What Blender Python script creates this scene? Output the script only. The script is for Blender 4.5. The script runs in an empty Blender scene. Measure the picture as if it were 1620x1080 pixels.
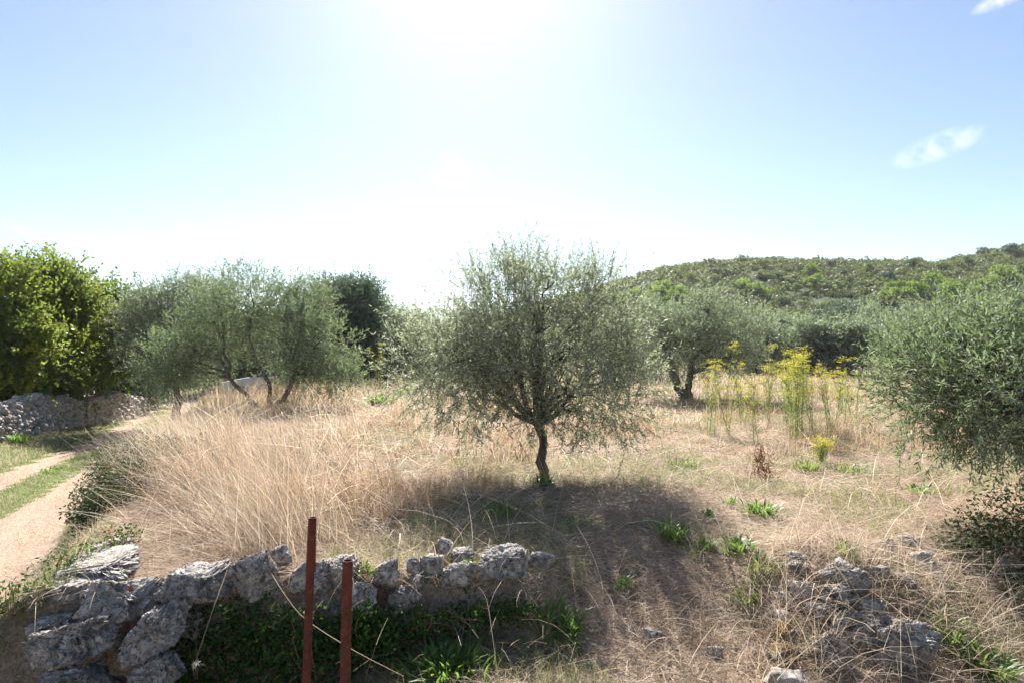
import bpy, math
import numpy as np
from mathutils import Vector

# ------------------------------------------------------------------ camera, sky, sun
scene = bpy.context.scene
col = scene.collection
EYE = 1.40
PITCH = 0.86
cam_d = bpy.data.cameras.new('camera')
cam_d.sensor_width = 36.0
cam_d.lens = 22.22
cam_d.clip_start = 0.05
cam_d.clip_end = 6000
cam = bpy.data.objects.new('camera', cam_d)
cam.location = (0, 0, EYE)
cam.rotation_euler = (math.radians(90 + PITCH), 0, 0)
col.objects.link(cam)
scene.camera = cam

SUN_EL, SUN_AZ = 41.0, -4.0          # azimuth from +Y, negative = left
world = bpy.data.worlds.new('World')
scene.world = world
world.use_nodes = True
wt = world.node_tree
wt.nodes.clear()
w_out = wt.nodes.new('ShaderNodeOutputWorld')
w_bg = wt.nodes.new('ShaderNodeBackground')
w_sky = wt.nodes.new('ShaderNodeTexSky')
w_sky.sky_type = 'NISHITA'
w_sky.sun_disc = False
w_sky.sun_elevation = math.radians(SUN_EL)
w_sky.sun_rotation = math.radians(SUN_AZ)
w_sky.altitude = 50
w_sky.air_density = 0.8
w_sky.dust_density = 0.36
w_sky.ozone_density = 0.5
w_bg.inputs['Strength'].default_value = 0.055
wt.links.new(w_bg.outputs[0], w_out.inputs[0])

sun_d = bpy.data.lights.new('sun', 'SUN')
sun_d.energy = 5.0
sun_d.angle = math.radians(0.53)
sun_d.color = (1.0, 0.955, 0.89)
sun = bpy.data.objects.new('sun', sun_d)
el, az = math.radians(SUN_EL), math.radians(SUN_AZ)
SUNDIR = Vector((math.sin(az) * math.cos(el), math.cos(az) * math.cos(el), math.sin(el)))
sun.rotation_euler = SUNDIR.to_track_quat('Z', 'Y').to_euler()
sun.location = (0, 0, 30)
col.objects.link(sun)

scene.view_settings.view_transform = 'Standard'
scene.view_settings.look = 'None'
scene.view_settings.gamma = 1
scene.view_settings.use_curve_mapping = False
scene.view_settings.exposure = 1.7
scene.render.engine = 'CYCLES'
scene.cycles.max_bounces = 6
scene.cycles.diffuse_bounces = 4
scene.cycles.glossy_bounces = 2
scene.cycles.transmission_bounces = 4
scene.cycles.transparent_max_bounces = 4
scene.cycles.volume_bounces = 0
scene.cycles.use_adaptive_sampling = True
scene.cycles.adaptive_threshold = 0.02
scene.cycles.use_denoising = True
scene.cycles.sample_clamp_indirect = 6

RNG = np.random.default_rng(7)

# small clouds high in the sky, as part of the world (direction masks broken up by noise)
def pix_dir(u, v):
    p = math.radians(PITCH)
    x, y, z = (u - 810) / 1000.0, 1.0, -(v - 540) / 1000.0
    y, z = y * math.cos(p) - z * math.sin(p), y * math.sin(p) + z * math.cos(p)
    d = Vector((x, y, z))
    return d.normalized()

def wn(t, **kw):
    n = wt.nodes.new(t)
    for k, v in kw.items():
        setattr(n, k, v)
    return n
w_tc = wn('ShaderNodeTexCoord')
w_noise = wn('ShaderNodeTexNoise')
w_noise.inputs['Scale'].default_value = 22
w_noise.inputs['Detail'].default_value = 7
w_noise.inputs['Roughness'].default_value = 0.62
w_noise.inputs['Distortion'].default_value = 0.6
wt.links.new(w_tc.outputs['Generated'], w_noise.inputs['Vector'])
cloud_sum = None
for (u, v, su, sv, tilt, amp) in [(1482, 233, .056, .019, -.25, 0.42), (305, 369, .024, .013, .5, 1.6),
                                  (1590, -3, .035, .010, -.2, .5), (150, 440, .15, .0075, .62, .22),
                                  (220, 385, .30, .006, .06, .16), (720, 270, .07, .03, .3, .2)]:
    d = pix_dir(u, v)
    # local tangent axes at that direction
    r = d.cross(Vector((0, 0, 1))).normalized()
    up = r.cross(d).normalized()
    a1 = (r * math.cos(tilt) - up * math.sin(tilt)) / su
    a2 = (r * math.sin(tilt) + up * math.cos(tilt)) / sv
    acc = None
    for a in (a1, a2):
        dn = wn('ShaderNodeVectorMath', operation='SUBTRACT'); dn.inputs[1].default_value = d
        wt.links.new(w_tc.outputs['Generated'], dn.inputs[0])
        dt = wn('ShaderNodeVectorMath', operation='DOT_PRODUCT'); dt.inputs[1].default_value = a
        wt.links.new(dn.outputs[0], dt.inputs[0])
        sq = wn('ShaderNodeMath', operation='MULTIPLY')
        wt.links.new(dt.outputs['Value'], sq.inputs[0]); wt.links.new(dt.outputs['Value'], sq.inputs[1])
        if acc is None:
            acc = sq
        else:
            ad = wn('ShaderNodeMath', operation='ADD')
            wt.links.new(acc.outputs[0], ad.inputs[0]); wt.links.new(sq.outputs[0], ad.inputs[1]); acc = ad
    front = wn('ShaderNodeVectorMath', operation='DOT_PRODUCT'); front.inputs[1].default_value = d
    wt.links.new(w_tc.outputs['Generated'], front.inputs[0])
    fm = wn('ShaderNodeMath', operation='GREATER_THAN'); fm.inputs[1].default_value = 0.5
    wt.links.new(front.outputs['Value'], fm.inputs[0])
    nv = wn('ShaderNodeMath', operation='MULTIPLY_ADD'); nv.inputs[1].default_value = -1.0; nv.inputs[2].default_value = 1.0
    wt.links.new(acc.outputs[0], nv.inputs[0])
    cl = wn('ShaderNodeMath', operation='MAXIMUM'); cl.inputs[1].default_value = 0
    wt.links.new(nv.outputs[0], cl.inputs[0])
    m1 = wn('ShaderNodeMath', operation='MULTIPLY')
    wt.links.new(cl.outputs[0], m1.inputs[0])
    nr = wn('ShaderNodeMapRange'); nr.inputs['From Min'].default_value = .42; nr.inputs['From Max'].default_value = .72
    wt.links.new(w_noise.outputs['Fac'], nr.inputs['Value']); wt.links.new(nr.outputs[0], m1.inputs[1])
    m2 = wn('ShaderNodeMath', operation='MULTIPLY'); m2.inputs[1].default_value = amp * 1.6
    wt.links.new(m1.outputs[0], m2.inputs[0])
    m3 = wn('ShaderNodeMath', operation='MULTIPLY')
    wt.links.new(m2.outputs[0], m3.inputs[0]); wt.links.new(fm.outputs[0], m3.inputs[1])
    if cloud_sum is None:
        cloud_sum = m3
    else:
        ad = wn('ShaderNodeMath', operation='ADD', use_clamp=True)
        wt.links.new(cloud_sum.outputs[0], ad.inputs[0]); wt.links.new(m3.outputs[0], ad.inputs[1]); cloud_sum = ad
w_mix = wn('ShaderNodeMix', data_type='RGBA')
w_mix.inputs['B'].default_value = (9.0, 9.0, 9.2, 1)
wt.links.new(cloud_sum.outputs[0], w_mix.inputs['Factor'])
wt.links.new(w_sky.outputs[0], w_mix.inputs['A'])
wt.links.new(w_mix.outputs['Result'], w_bg.inputs['Color'])

# ------------------------------------------------------------------ numpy helpers
def smooth(a, b, x):
    t = np.clip((x - a) / (b - a), 0, 1)
    return t * t * (3 - 2 * t)

def _hash(ix, iy, iz, seed):
    h = (ix.astype(np.int64) * 374761393 + iy.astype(np.int64) * 668265263 + iz.astype(np.int64) * 2147483647 + seed * 144665) & 0xffffffff
    h = ((h ^ (h >> 13)) * 1274126177) & 0xffffffff
    h = ((h ^ (h >> 16)) * 2246822519) & 0xffffffff
    return ((h ^ (h >> 15)) & 0xffff) / 65535.0

def vnoise(p, seed=0):
    """value noise in 0..1 at Nx3 points"""
    i = np.floor(p).astype(np.int64)
    f = p - i
    f = f * f * (3 - 2 * f)
    r = 0
    for dx in (0, 1):
        wx = f[:, 0] if dx else 1 - f[:, 0]
        for dy in (0, 1):
            wy = f[:, 1] if dy else 1 - f[:, 1]
            for dz in (0, 1):
                wz = f[:, 2] if dz else 1 - f[:, 2]
                r = r + wx * wy * wz * _hash(i[:, 0] + dx, i[:, 1] + dy, i[:, 2] + dz, seed)
    return r

def fbm(p, oct=4, seed=0, gain=.5):
    a, s, r, t = 1.0, 1.0, 0, 0
    for k in range(oct):
        r = r + a * vnoise(p * s + 17.3 * k, seed + k)
        t += a; a *= gain; s *= 2.03
    return r / t

def n2(x, y, scale, seed=0, oct=3):
    x = np.asarray(x, float); y = np.asarray(y, float)
    p = np.stack([x.ravel() / scale, y.ravel() / scale, np.full(x.size, .37)], 1)
    return fbm(p, oct, seed).reshape(x.shape)

def unit(v):
    return v / np.maximum(np.linalg.norm(v, axis=-1, keepdims=True), 1e-9)

def rdir(n, rng=RNG):
    return unit(rng.normal(size=(n, 3)))

class MB:
    """collects quads and triangles, builds ONE mesh object"""
    def __init__(s):
        s.v, s.q, s.t, s.qa, s.ta, s.n = [], [], [], [], [], 0
    def quads(s, v, q, a=None):
        v = np.asarray(v, np.float32).reshape(-1, 3); q = np.asarray(q, np.int64).reshape(-1, 4)
        s.v.append(v); s.q.append(q + s.n); s.n += len(v)
        s.qa.append(np.full(len(q), .5) if a is None else np.broadcast_to(np.asarray(a, float), (len(q),)))
    def tris(s, v, t, a=None):
        v = np.asarray(v, np.float32).reshape(-1, 3); t = np.asarray(t, np.int64).reshape(-1, 3)
        s.v.append(v); s.t.append(t + s.n); s.n += len(v)
        s.ta.append(np.full(len(t), .5) if a is None else np.broadcast_to(np.asarray(a, float), (len(t),)))
    def tube(s, pts, rad, sides=8, a=.5, cap=True):
        pts = np.asarray(pts, float); rad = np.broadcast_to(np.asarray(rad, float), (len(pts),))
        tan = np.gradient(pts, axis=0); tan = unit(tan)
        ref = np.array([0.31, 0.95, 0.1]) if abs(tan[0][2]) > .6 else np.array([0, 0, 1.0])
        u = unit(np.cross(tan, ref)); w = np.cross(tan, u)
        th = np.arange(sides) / sides * 2 * np.pi
        ring = u[:, None] * np.cos(th)[None, :, None] + w[:, None] * np.sin(th)[None, :, None]
        V = (pts[:, None] + ring * rad[:, None, None]).reshape(-1, 3)
        i = np.arange(len(pts) - 1)[:, None] * sides; j = np.arange(sides)[None]
        Q = np.stack([i + j, i + (j + 1) % sides, i + sides + (j + 1) % sides, i + sides + j], -1).reshape(-1, 4)
        s.quads(V, Q, a)
        if cap:
            e = (len(pts) - 1) * sides
            T = [[e, e + k, e + k + 1] for k in range(1, sides - 1)] + [[0, k + 1, k] for k in range(1, sides - 1)]
            s.tris(V, T, a)
    def build(s, name, mat, parent=None, smooth_shade=False):
        V = np.concatenate(s.v) if s.v else np.zeros((0, 3), np.float32)
        parts, tot, att = [], [], []
        if s.q:
            Q = np.concatenate(s.q); parts.append(Q.ravel()); tot.append(np.full(len(Q), 4)); att.append(np.concatenate(s.qa))
        if s.t:
            T = np.concatenate(s.t); parts.append(T.ravel()); tot.append(np.full(len(T), 3)); att.append(np.concatenate(s.ta))
        L = np.concatenate(parts).astype(np.int32); tot = np.concatenate(tot); att = np.concatenate(att).astype(np.float32)
        me = bpy.data.meshes.new(name)
        me.vertices.add(len(V)); me.vertices.foreach_set('co', V.ravel())
        me.loops.add(len(L)); me.loops.foreach_set('vertex_index', L)
        me.polygons.add(len(tot))
        st = np.concatenate([[0], np.cumsum(tot)[:-1]]).astype(np.int32)
        me.polygons.foreach_set('loop_start', st)
        if smooth_shade:
            me.polygons.foreach_set('use_smooth', np.ones(len(tot), bool))
        at = me.attributes.new('v', 'FLOAT', 'FACE'); at.data.foreach_set('value', att)
        me.update(calc_edges=True)
        me.materials.append(mat)
        o = bpy.data.objects.new(name, me)
        col.objects.link(o)
        if parent is not None:
            o.parent = parent
        return o

def tag(o, label=None, cat=None, group=None, kind=None):
    if label: o['label'] = label
    if cat: o['category'] = cat
    if group: o['group'] = group
    if kind: o['kind'] = kind
    return o

def empty(name, loc, label, cat, group=None):
    o = bpy.data.objects.new(name, None)
    o.location = loc; o.empty_display_size = .2
    col.objects.link(o)
    return tag(o, label, cat, group)

# ------------------------------------------------------------------ materials
def new_mat(name):
    m = bpy.data.materials.new(name); m.use_nodes = True
    nt = m.node_tree; nt.nodes.clear()
    return m, nt

def node(nt, t, **kw):
    n = nt.nodes.new(t)
    for k, v in kw.items():
        setattr(n, k, v)
    return n

def ramp(nt, fac, stops):
    r = nt.nodes.new('ShaderNodeValToRGB')
    e = r.color_ramp.elements
    while len(e) > 1: e.remove(e[-1])
    e[0].position = stops[0][0]; e[0].color = (*stops[0][1], 1)
    for p, c in stops[1:]:
        k = e.new(p); k.color = (*c, 1)
    nt.links.new(fac, r.inputs[0])
    return r.outputs[0]

def noise(nt, vec, scale, detail=4, rough=.55, dist=0):
    n = nt.nodes.new('ShaderNodeTexNoise')
    n.inputs['Scale'].default_value = scale; n.inputs['Detail'].default_value = detail
    n.inputs['Roughness'].default_value = rough; n.inputs['Distortion'].default_value = dist
    if vec is not None: nt.links.new(vec, n.inputs['Vector'])
    return n.outputs['Fac']

def mixc(nt, fac, a, b, blend='MIX'):
    m = nt.nodes.new('ShaderNodeMix'); m.data_type = 'RGBA'; m.blend_type = blend
    for s, v in (('Factor', fac), ('A', a), ('B', b)):
        if hasattr(v, 'default_value'): nt.links.new(v, m.inputs[s])
        elif s == 'Factor': m.inputs[s].default_value = v
        else: m.inputs[s].default_value = (*v, 1)
    return m.outputs['Result']

def leaf_mat(name, stops, under=None, trans=(.3, .4, .1), tf=.35, rough=.45, spec=.4, patch=None):
    """stops: colour ramp over the per-leaf random value; under: colour of the leaf's lower face; patch: (colour, scale) hue patches"""
    m, nt = new_mat(name)
    at = node(nt, 'ShaderNodeAttribute', attribute_name='v')
    c = ramp(nt, at.outputs['Fac'], stops)
    if patch:
        tc = node(nt, 'ShaderNodeTexCoord')
        f = noise(nt, tc.outputs['Object'], patch[1], 2)
        mr = node(nt, 'ShaderNodeMapRange'); mr.inputs['From Min'].default_value = .5; mr.inputs['From Max'].default_value = .62
        nt.links.new(f, mr.inputs['Value'])
        c = mixc(nt, mr.outputs[0], c, patch[0])
    top = c
    if under:
        g = node(nt, 'ShaderNodeNewGeometry')
        c = mixc(nt, g.outputs['Backfacing'], c, under)
    p = node(nt, 'ShaderNodeBsdfPrincipled')
    nt.links.new(c, p.inputs['Base Color'])
    p.inputs['Roughness'].default_value = rough
    p.inputs['Specular IOR Level'].default_value = spec
    t = node(nt, 'ShaderNodeBsdfTranslucent')
    tcx = mixc(nt, .55, top, trans)
    nt.links.new(tcx, t.inputs['Color'])
    mx = node(nt, 'ShaderNodeMixShader'); mx.inputs[0].default_value = tf
    nt.links.new(p.outputs[0], mx.inputs[1]); nt.links.new(t.outputs[0], mx.inputs[2])
    o = node(nt, 'ShaderNodeOutputMaterial'); nt.links.new(mx.outputs[0], o.inputs[0])
    return m

def bark_mat(name, c1, c2, scale=14):
    m, nt = new_mat(name)
    tc = node(nt, 'ShaderNodeTexCoord')
    mp = node(nt, 'ShaderNodeMapping'); mp.inputs['Scale'].default_value = (1, 1, .25)
    nt.links.new(tc.outputs['Object'], mp.inputs[0])
    f = noise(nt, mp.outputs[0], scale, 6, .65)
    c = ramp(nt, f, [(.3, c1), (.7, c2)])
    p = node(nt, 'ShaderNodeBsdfPrincipled'); p.inputs['Roughness'].default_value = .9
    p.inputs['Specular IOR Level'].default_value = .15
    nt.links.new(c, p.inputs['Base Color'])
    b = node(nt, 'ShaderNodeBump'); b.inputs['Strength'].default_value = .8; b.inputs['Distance'].default_value = .02
    nt.links.new(f, b.inputs['Height']); nt.links.new(b.outputs[0], p.inputs['Normal'])
    o = node(nt, 'ShaderNodeOutputMaterial'); nt.links.new(p.outputs[0], o.inputs[0])
    return m

def stone_mat(name, dark=.075, mid=.37, pale=.66, tintc=(1, .90, .82), lichen=.5, scale=1.0, warm=None, moss=0.0):
    m, nt = new_mat(name)
    tc = node(nt, 'ShaderNodeTexCoord')
    ob = node(nt, 'ShaderNodeObjectInfo')
    ad = node(nt, 'ShaderNodeVectorMath', operation='ADD')
    nt.links.new(tc.outputs['Object'], ad.inputs[0])
    ml = node(nt, 'ShaderNodeVectorMath', operation='SCALE'); ml.inputs[0].default_value = (31, 17, 23)
    nt.links.new(ob.outputs['Random'], ml.inputs['Scale']); nt.links.new(ml.outputs[0], ad.inputs[1])
    v = ad.outputs[0]
    T = np.array(tintc)
    f1 = noise(nt, v, 24 * scale, 10, .82, .3)
    c = ramp(nt, f1, [(.38, tuple(dark * T)), (.44, tuple(mid * .6 * T)), (.50, tuple(mid * T)), (.57, tuple(mid * 1.3 * T)), (.63, tuple(pale * T))])
    f2 = noise(nt, v, 8 * scale, 8, .75, .3)
    c = mixc(nt, ramp(nt, f2, [(.48, (0, 0, 0)), (.6, (.6, .6, .6))]), c, tuple(np.array((.94, .86, .79)) * pale))
    vl = node(nt, 'ShaderNodeTexVoronoi', feature='F1'); vl.inputs['Scale'].default_value = 15 * scale
    dv = node(nt, 'ShaderNodeVectorMath', operation='MULTIPLY_ADD'); nzc = node(nt, 'ShaderNodeTexNoise'); nzc.inputs['Scale'].default_value = 30 * scale; nzc.inputs['Detail'].default_value = 5
    nt.links.new(v, nzc.inputs['Vector']); nt.links.new(nzc.outputs['Color'], dv.inputs[0]); dv.inputs[1].default_value = (.07, .07, .07); nt.links.new(v, dv.inputs[2])
    nt.links.new(dv.outputs[0], vl.inputs['Vector'])
    sepc = node(nt, 'ShaderNodeSeparateColor'); nt.links.new(vl.outputs['Color'], sepc.inputs[0])
    lm1 = ramp(nt, vl.outputs['Distance'], [(.34, (1, 1, 1)), (.42, (0, 0, 0))]); lm2 = ramp(nt, sepc.outputs[0], [(.50, (0, 0, 0)), (.56, (.8, .8, .8))])
    c = mixc(nt, mixc(nt, 1.0, lm1, lm2, 'MULTIPLY'), c, tuple(np.array((.96, .93, .88)) * pale))
    lm3 = ramp(nt, sepc.outputs[1], [(.78, (0, 0, 0)), (.84, (.75, .75, .75))])
    c = mixc(nt, mixc(nt, 1.0, lm1, lm3, 'MULTIPLY'), c, (dark * 1.3, dark * 1.25, dark * 1.1))
    fd = noise(nt, v, 42 * scale, 4, .7)
    c = mixc(nt, ramp(nt, fd, [(.35, (.85, .85, .85)), (.45, (0, 0, 0))]), c, (dark, dark, dark * .9))
    if warm:
        fw = noise(nt, v, 3 * scale, 3, .5)
        c = mixc(nt, ramp(nt, fw, [(.45, (0, 0, 0)), (.62, (.8, .8, .8))]), c, warm)
    if lichen > 0:
        vo = node(nt, 'ShaderNodeTexVoronoi', feature='F1'); vo.inputs['Scale'].default_value = 3.4 * scale
        nt.links.new(v, vo.inputs['Vector'])
        fl = noise(nt, v, 30 * scale, 3)
        sb = node(nt, 'ShaderNodeMath', operation='MULTIPLY_ADD'); sb.inputs[1].default_value = .22
        nt.links.new(fl, sb.inputs[0]); nt.links.new(vo.outputs['Distance'], sb.inputs[2])
        k = .20 * lichen + .06
        c = mixc(nt, ramp(nt, sb.outputs[0], [(k, (.85, .85, .85)), (k + .02, (0, 0, 0))]), c, (.42, .15, .03))
    if moss > 0:
        fm = noise(nt, v, 6 * scale, 4)
        c = mixc(nt, ramp(nt, fm, [(.40, (0, 0, 0)), (.52, (moss, moss, moss))]), c, (.20, .12, .02))
    p = node(nt, 'ShaderNodeBsdfPrincipled'); p.inputs['Roughness'].default_value = .88
    p.inputs['Specular IOR Level'].default_value = .25
    nt.links.new(c, p.inputs['Base Color'])
    b = node(nt, 'ShaderNodeBump'); b.inputs['Strength'].default_value = .9; b.inputs['Distance'].default_value = .02
    nt.links.new(f1, b.inputs['Height'])
    b2 = node(nt, 'ShaderNodeBump'); b2.inputs['Strength'].default_value = .7; b2.inputs['Distance'].default_value = .006
    nt.links.new(fd, b2.inputs['Height']); nt.links.new(b.outputs[0], b2.inputs['Normal'])
    nt.links.new(b2.outputs[0], p.inputs['Normal'])
    o = node(nt, 'ShaderNodeOutputMaterial'); nt.links.new(p.outputs[0], o.inputs[0])
    return m

def ground_mat(name, stops, fine=38, green=None, bump=.03, streak=True, pebble=None):
    m, nt = new_mat(name)
    tc = node(nt, 'ShaderNodeTexCoord')
    v = tc.outputs['Object']
    f = noise(nt, v, fine, 8, .72, .8)
    c = ramp(nt, f, stops)
    big = noise(nt, v, .9, 4, .6)
    c = mixc(nt, ramp(nt, big, [(.35, (.55, .55, .55)), (.6, (0, 0, 0))]), c, tuple(np.array(stops[0][1]) * 1.6))
    if green:
        g = noise(nt, v, green[1], 5, .65)
        c = mixc(nt, ramp(nt, g, [(green[2], (0, 0, 0)), (green[2] + .12, (.85, .85, .85))]), c, green[0])
    if pebble:
        vo = node(nt, 'ShaderNodeTexVoronoi', feature='F1'); vo.inputs['Scale'].default_value = 26
        nt.links.new(v, vo.inputs['Vector'])
        c = mixc(nt, ramp(nt, vo.outputs['Distance'], [(.16, (.7, .7, .7)), (.24, (0, 0, 0))]), c, pebble)
    p = node(nt, 'ShaderNodeBsdfPrincipled'); p.inputs['Roughness'].default_value = .95
    p.inputs['Specular IOR Level'].default_value = .1
    nt.links.new(c, p.inputs['Base Color'])
    b = node(nt, 'ShaderNodeBump'); b.inputs['Strength'].default_value = 1; b.inputs['Distance'].default_value = bump
    nt.links.new(f, b.inputs['Height']); nt.links.new(b.outputs[0], p.inputs['Normal'])
    o = node(nt, 'ShaderNodeOutputMaterial'); nt.links.new(p.outputs[0], o.inputs[0])
    return m

def plain_mat(name, colr, rough=.5, metal=0, spec=.5, coat=0, trans=0):
    m, nt = new_mat(name)
    p = node(nt, 'ShaderNodeBsdfPrincipled')
    tc = node(nt, 'ShaderNodeTexCoord')
    f = noise(nt, tc.outputs['Object'], 9, 4)
    c = mixc(nt, f, tuple(np.array(colr) * .85), tuple(np.minimum(np.array(colr) * 1.12, .95)))
    nt.links.new(c, p.inputs['Base Color'])
    p.inputs['Roughness'].default_value = rough; p.inputs['Metallic'].default_value = metal
    p.inputs['Specular IOR Level'].default_value = spec; p.inputs['Coat Weight'].default_value = coat
    p.inputs['Transmission Weight'].default_value = trans
    o = node(nt, 'ShaderNodeOutputMaterial'); nt.links.new(p.outputs[0], o.inputs[0])
    return m

def rust_mat():
    m, nt = new_mat('rusty_iron')
    tc = node(nt, 'ShaderNodeTexCoord'); v = tc.outputs['Object']
    f = noise(nt, v, 34, 8, .78)
    c = ramp(nt, f, [(.3, (.03, .010, .008)), (.45, (.075, .020, .014)), (.6, (.13, .036, .022)), (.75, (.24, .085, .042))])
    g = noise(nt, v, 7, 3)
    c = mixc(nt, ramp(nt, g, [(.45, (0, 0, 0)), (.7, (.6, .6, .6))]), c, (.135, .03, .017))
    p = node(nt, 'ShaderNodeBsdfPrincipled'); p.inputs['Roughness'].default_value = .75
    p.inputs['Metallic'].default_value = .15; p.inputs['Specular IOR Level'].default_value = .3
    nt.links.new(c, p.inputs['Base Color'])
    b = node(nt, 'ShaderNodeBump'); b.inputs['Strength'].default_value = .6; b.inputs['Distance'].default_value = .002
    nt.links.new(f, b.inputs['Height']); nt.links.new(b.outputs[0], p.inputs['Normal'])
    o = node(nt, 'ShaderNodeOutputMaterial'); nt.links.new(p.outputs[0], o.inputs[0])
    return m

M_olive = leaf_mat('olive_leaf', [(0, (.085, .115, .065)), (.6, (.155, .19, .12)), (1, (.27, .30, .21))],
                   under=(.44, .48, .40), trans=(.42, .48, .27), tf=.50, rough=.52, spec=.4)
M_olive_far = leaf_mat('olive_leaf_far', [(0, (.08, .11, .065)), (.6, (.145, .18, .115)), (1, (.24, .27, .19))],
                       under=(.36, .40, .32), trans=(.32, .40, .19), tf=.43, rough=.55, spec=.3)
M_dark = leaf_mat('dark_evergreen_leaf', [(0, (.035, .06, .04)), (1, (.10, .145, .09))], trans=(.17, .26, .13), tf=.28, rough=.5, spec=.3)
M_walnut = leaf_mat('yellow_green_leaf', [(0, (.04, .075, .014)), (.6, (.10, .15, .032)), (1, (.22, .25, .05))],
                    trans=(.36, .46, .08), tf=.44, rough=.5, spec=.25, patch=((.28, .26, .02), .9))
M_broad = leaf_mat('green_leaf', [(0, (.028, .055, .016)), (.7, (.075, .12, .03)), (1, (.16, .21, .05))],
                    trans=(.28, .40, .08), tf=.38, rough=.5, spec=.25)
M_pine = leaf_mat('pine_needle', [(0, (.07, .13, .022)), (1, (.20, .29, .05))], trans=(.35, .50, .07), tf=.42, rough=.6, spec=.2)
M_scrub = leaf_mat('scrub_leaf', [(0, (.04, .065, .02)), (.5, (.095, .125, .04)), (.85, (.15, .165, .06)), (1, (.24, .21, .11))],
                   trans=(.24, .30, .08), tf=.32, rough=.6, spec=.2)
M_ivy = leaf_mat('ivy_leaf', [(0, (.018, .045, .012)), (.7, (.045, .095, .022)), (1, (.10, .17, .035))], trans=(.15, .3, .04), tf=.25, rough=.6, spec=.12)
M_weed = leaf_mat('weed_leaf', [(0, (.05, .11, .02)), (1, (.15, .24, .05))], trans=(.28, .46, .07), tf=.42, rough=.45, spec=.35)
M_bramble = leaf_mat('bramble_leaf', [(0, (.02, .035, .015)), (.6, (.05, .075, .03)), (.85, (.10, .11, .05)), (1, (.20, .12, .06))], trans=(.14, .2, .06), tf=.2, rough=.6, spec=.15)
M_straw = leaf_mat('dry_straw', [(0, (.13, .085, .05)), (.3, (.34, .245, .165)), (.65, (.57, .445, .325)), (1, (.80, .71, .57))],
                   trans=(.66, .54, .39), tf=.42, rough=.6, spec=.25)
M_rstraw = leaf_mat('brown_straw', [(0, (.12, .07, .04)), (.5, (.36, .225, .13)), (1, (.64, .46, .29))],
                    trans=(.60, .43, .27), tf=.40, rough=.65, spec=.2)
M_ggrass = leaf_mat('green_grass_blade', [(0, (.07, .12, .025)), (.6, (.15, .21, .06)), (1, (.30, .31, .13))],
                    trans=(.35, .45, .10), tf=.38, rough=.55, spec=.25)
M_fennel = leaf_mat('fennel_flower', [(0, (.38, .36, .03)), (1, (.62, .56, .06))], trans=(.75, .72, .08), tf=.4, rough=.6, spec=.2)
M_fstem = leaf_mat('fennel_stem', [(0, (.09, .12, .03)), (1, (.22, .25, .08))], trans=(.3, .4, .1), tf=.25, rough=.5, spec=.3)
M_rustleaf = leaf_mat('rust_brown_seed', [(0, (.10, .04, .025)), (1, (.26, .12, .07))], trans=(.3, .14, .06), tf=.2, rough=.7, spec=.1)
M_olive_near = leaf_mat('olive_leaf_near', [(0, (.065, .095, .045)), (.6, (.115, .155, .08)), (1, (.22, .26, .16))],
                        under=(.32, .37, .28), trans=(.28, .38, .14), tf=.38, rough=.62, spec=.2)
M_bark = bark_mat('olive_bark', (.045, .036, .028), (.20, .17, .14))
M_bark2 = bark_mat('dark_bark', (.03, .024, .018), (.11, .09, .07))
M_stone = stone_mat('limestone')
M_stone_moss = stone_mat('mossy_limestone', dark=.05, mid=.26, pale=.48, moss=.9)
M_stone_dark = stone_mat('weathered_limestone', dark=.055, mid=.31, pale=.68, lichen=.2)
M_rubble = stone_mat('rubble_limestone', dark=.055, mid=.30, pale=.60, tintc=(1, .86, .74), lichen=.3)
M_boulder = stone_mat('smooth_pale_stone', dark=.2, mid=.36, pale=.48, tintc=(1, .88, .77), lichen=0, scale=.6)
M_wall = stone_mat('wall_stone', dark=.10, mid=.36, pale=.60, lichen=.05, scale=.6, warm=(.38, .30, .25))
M_ground = ground_mat('thatch_ground', [(.31, (.09, .062, .044)), (.42, (.27, .20, .145)), (.56, (.46, .36, .28)), (.72, (.64, .53, .43))],
                      green=((.10, .13, .045), 1.1, .54))
M_path = ground_mat('dirt_and_grass', [(.32, (.16, .11, .08)), (.45, (.29, .215, .155)), (.58, (.38, .29, .215)), (.72, (.50, .40, .31))], fine=30,
                    bump=.012, pebble=(.60, .52, .43))
M_verge = ground_mat('verge_grass', [(.33, (.06, .06, .025)), (.5, (.13, .16, .05)), (.7, (.32, .27, .17))], fine=30,
                     green=((.12, .18, .045), 1.6, .48))
M_hill = ground_mat('hill_ground', [(.35, (.03, .045, .018)), (.54, (.06, .08, .03)), (.66, (.12, .125, .07)), (.76, (.34, .32, .29))], fine=.35, bump=.2)
M_rust = rust_mat()

# ------------------------------------------------------------------ terrain
def edgeX(y):
    return np.interp(y, [0, 2.5, 4.0, 7.6, 11.2, 16, 22, 30, 60], [-2.5, -2.6, -2.75, -4.25, -6.1, -7.9, -10.5, -13.4, -36])
def pathR(y):
    return np.interp(y, [0, 4, 5.9, 7.5, 9.5, 12.6, 16.4, 20, 28, 60], [-2.8, -3.45, -4.4, -5.3, -6.15, -7.3, -8.6, -10.2, -14, -40])
def wallX(y):
    return np.interp(y, [0, 11.5, 14.4, 17.4, 21, 25, 60], [-8.5, -10.9, -11.6, -12.4, -13.1, -14.2, -45])
RX = np.array([-60, -18, 0, 24, 30, 38.4, 46, 57.6, 78, 94, 107, 117, 130, 160, 260, 500])
RZ = np.array([0, 5, 10, 16.5, 18.6, 20.8, 22.2, 22.9, 22.2, 22.2, 22.5, 24.2, 27, 30, 33, 30])
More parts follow.
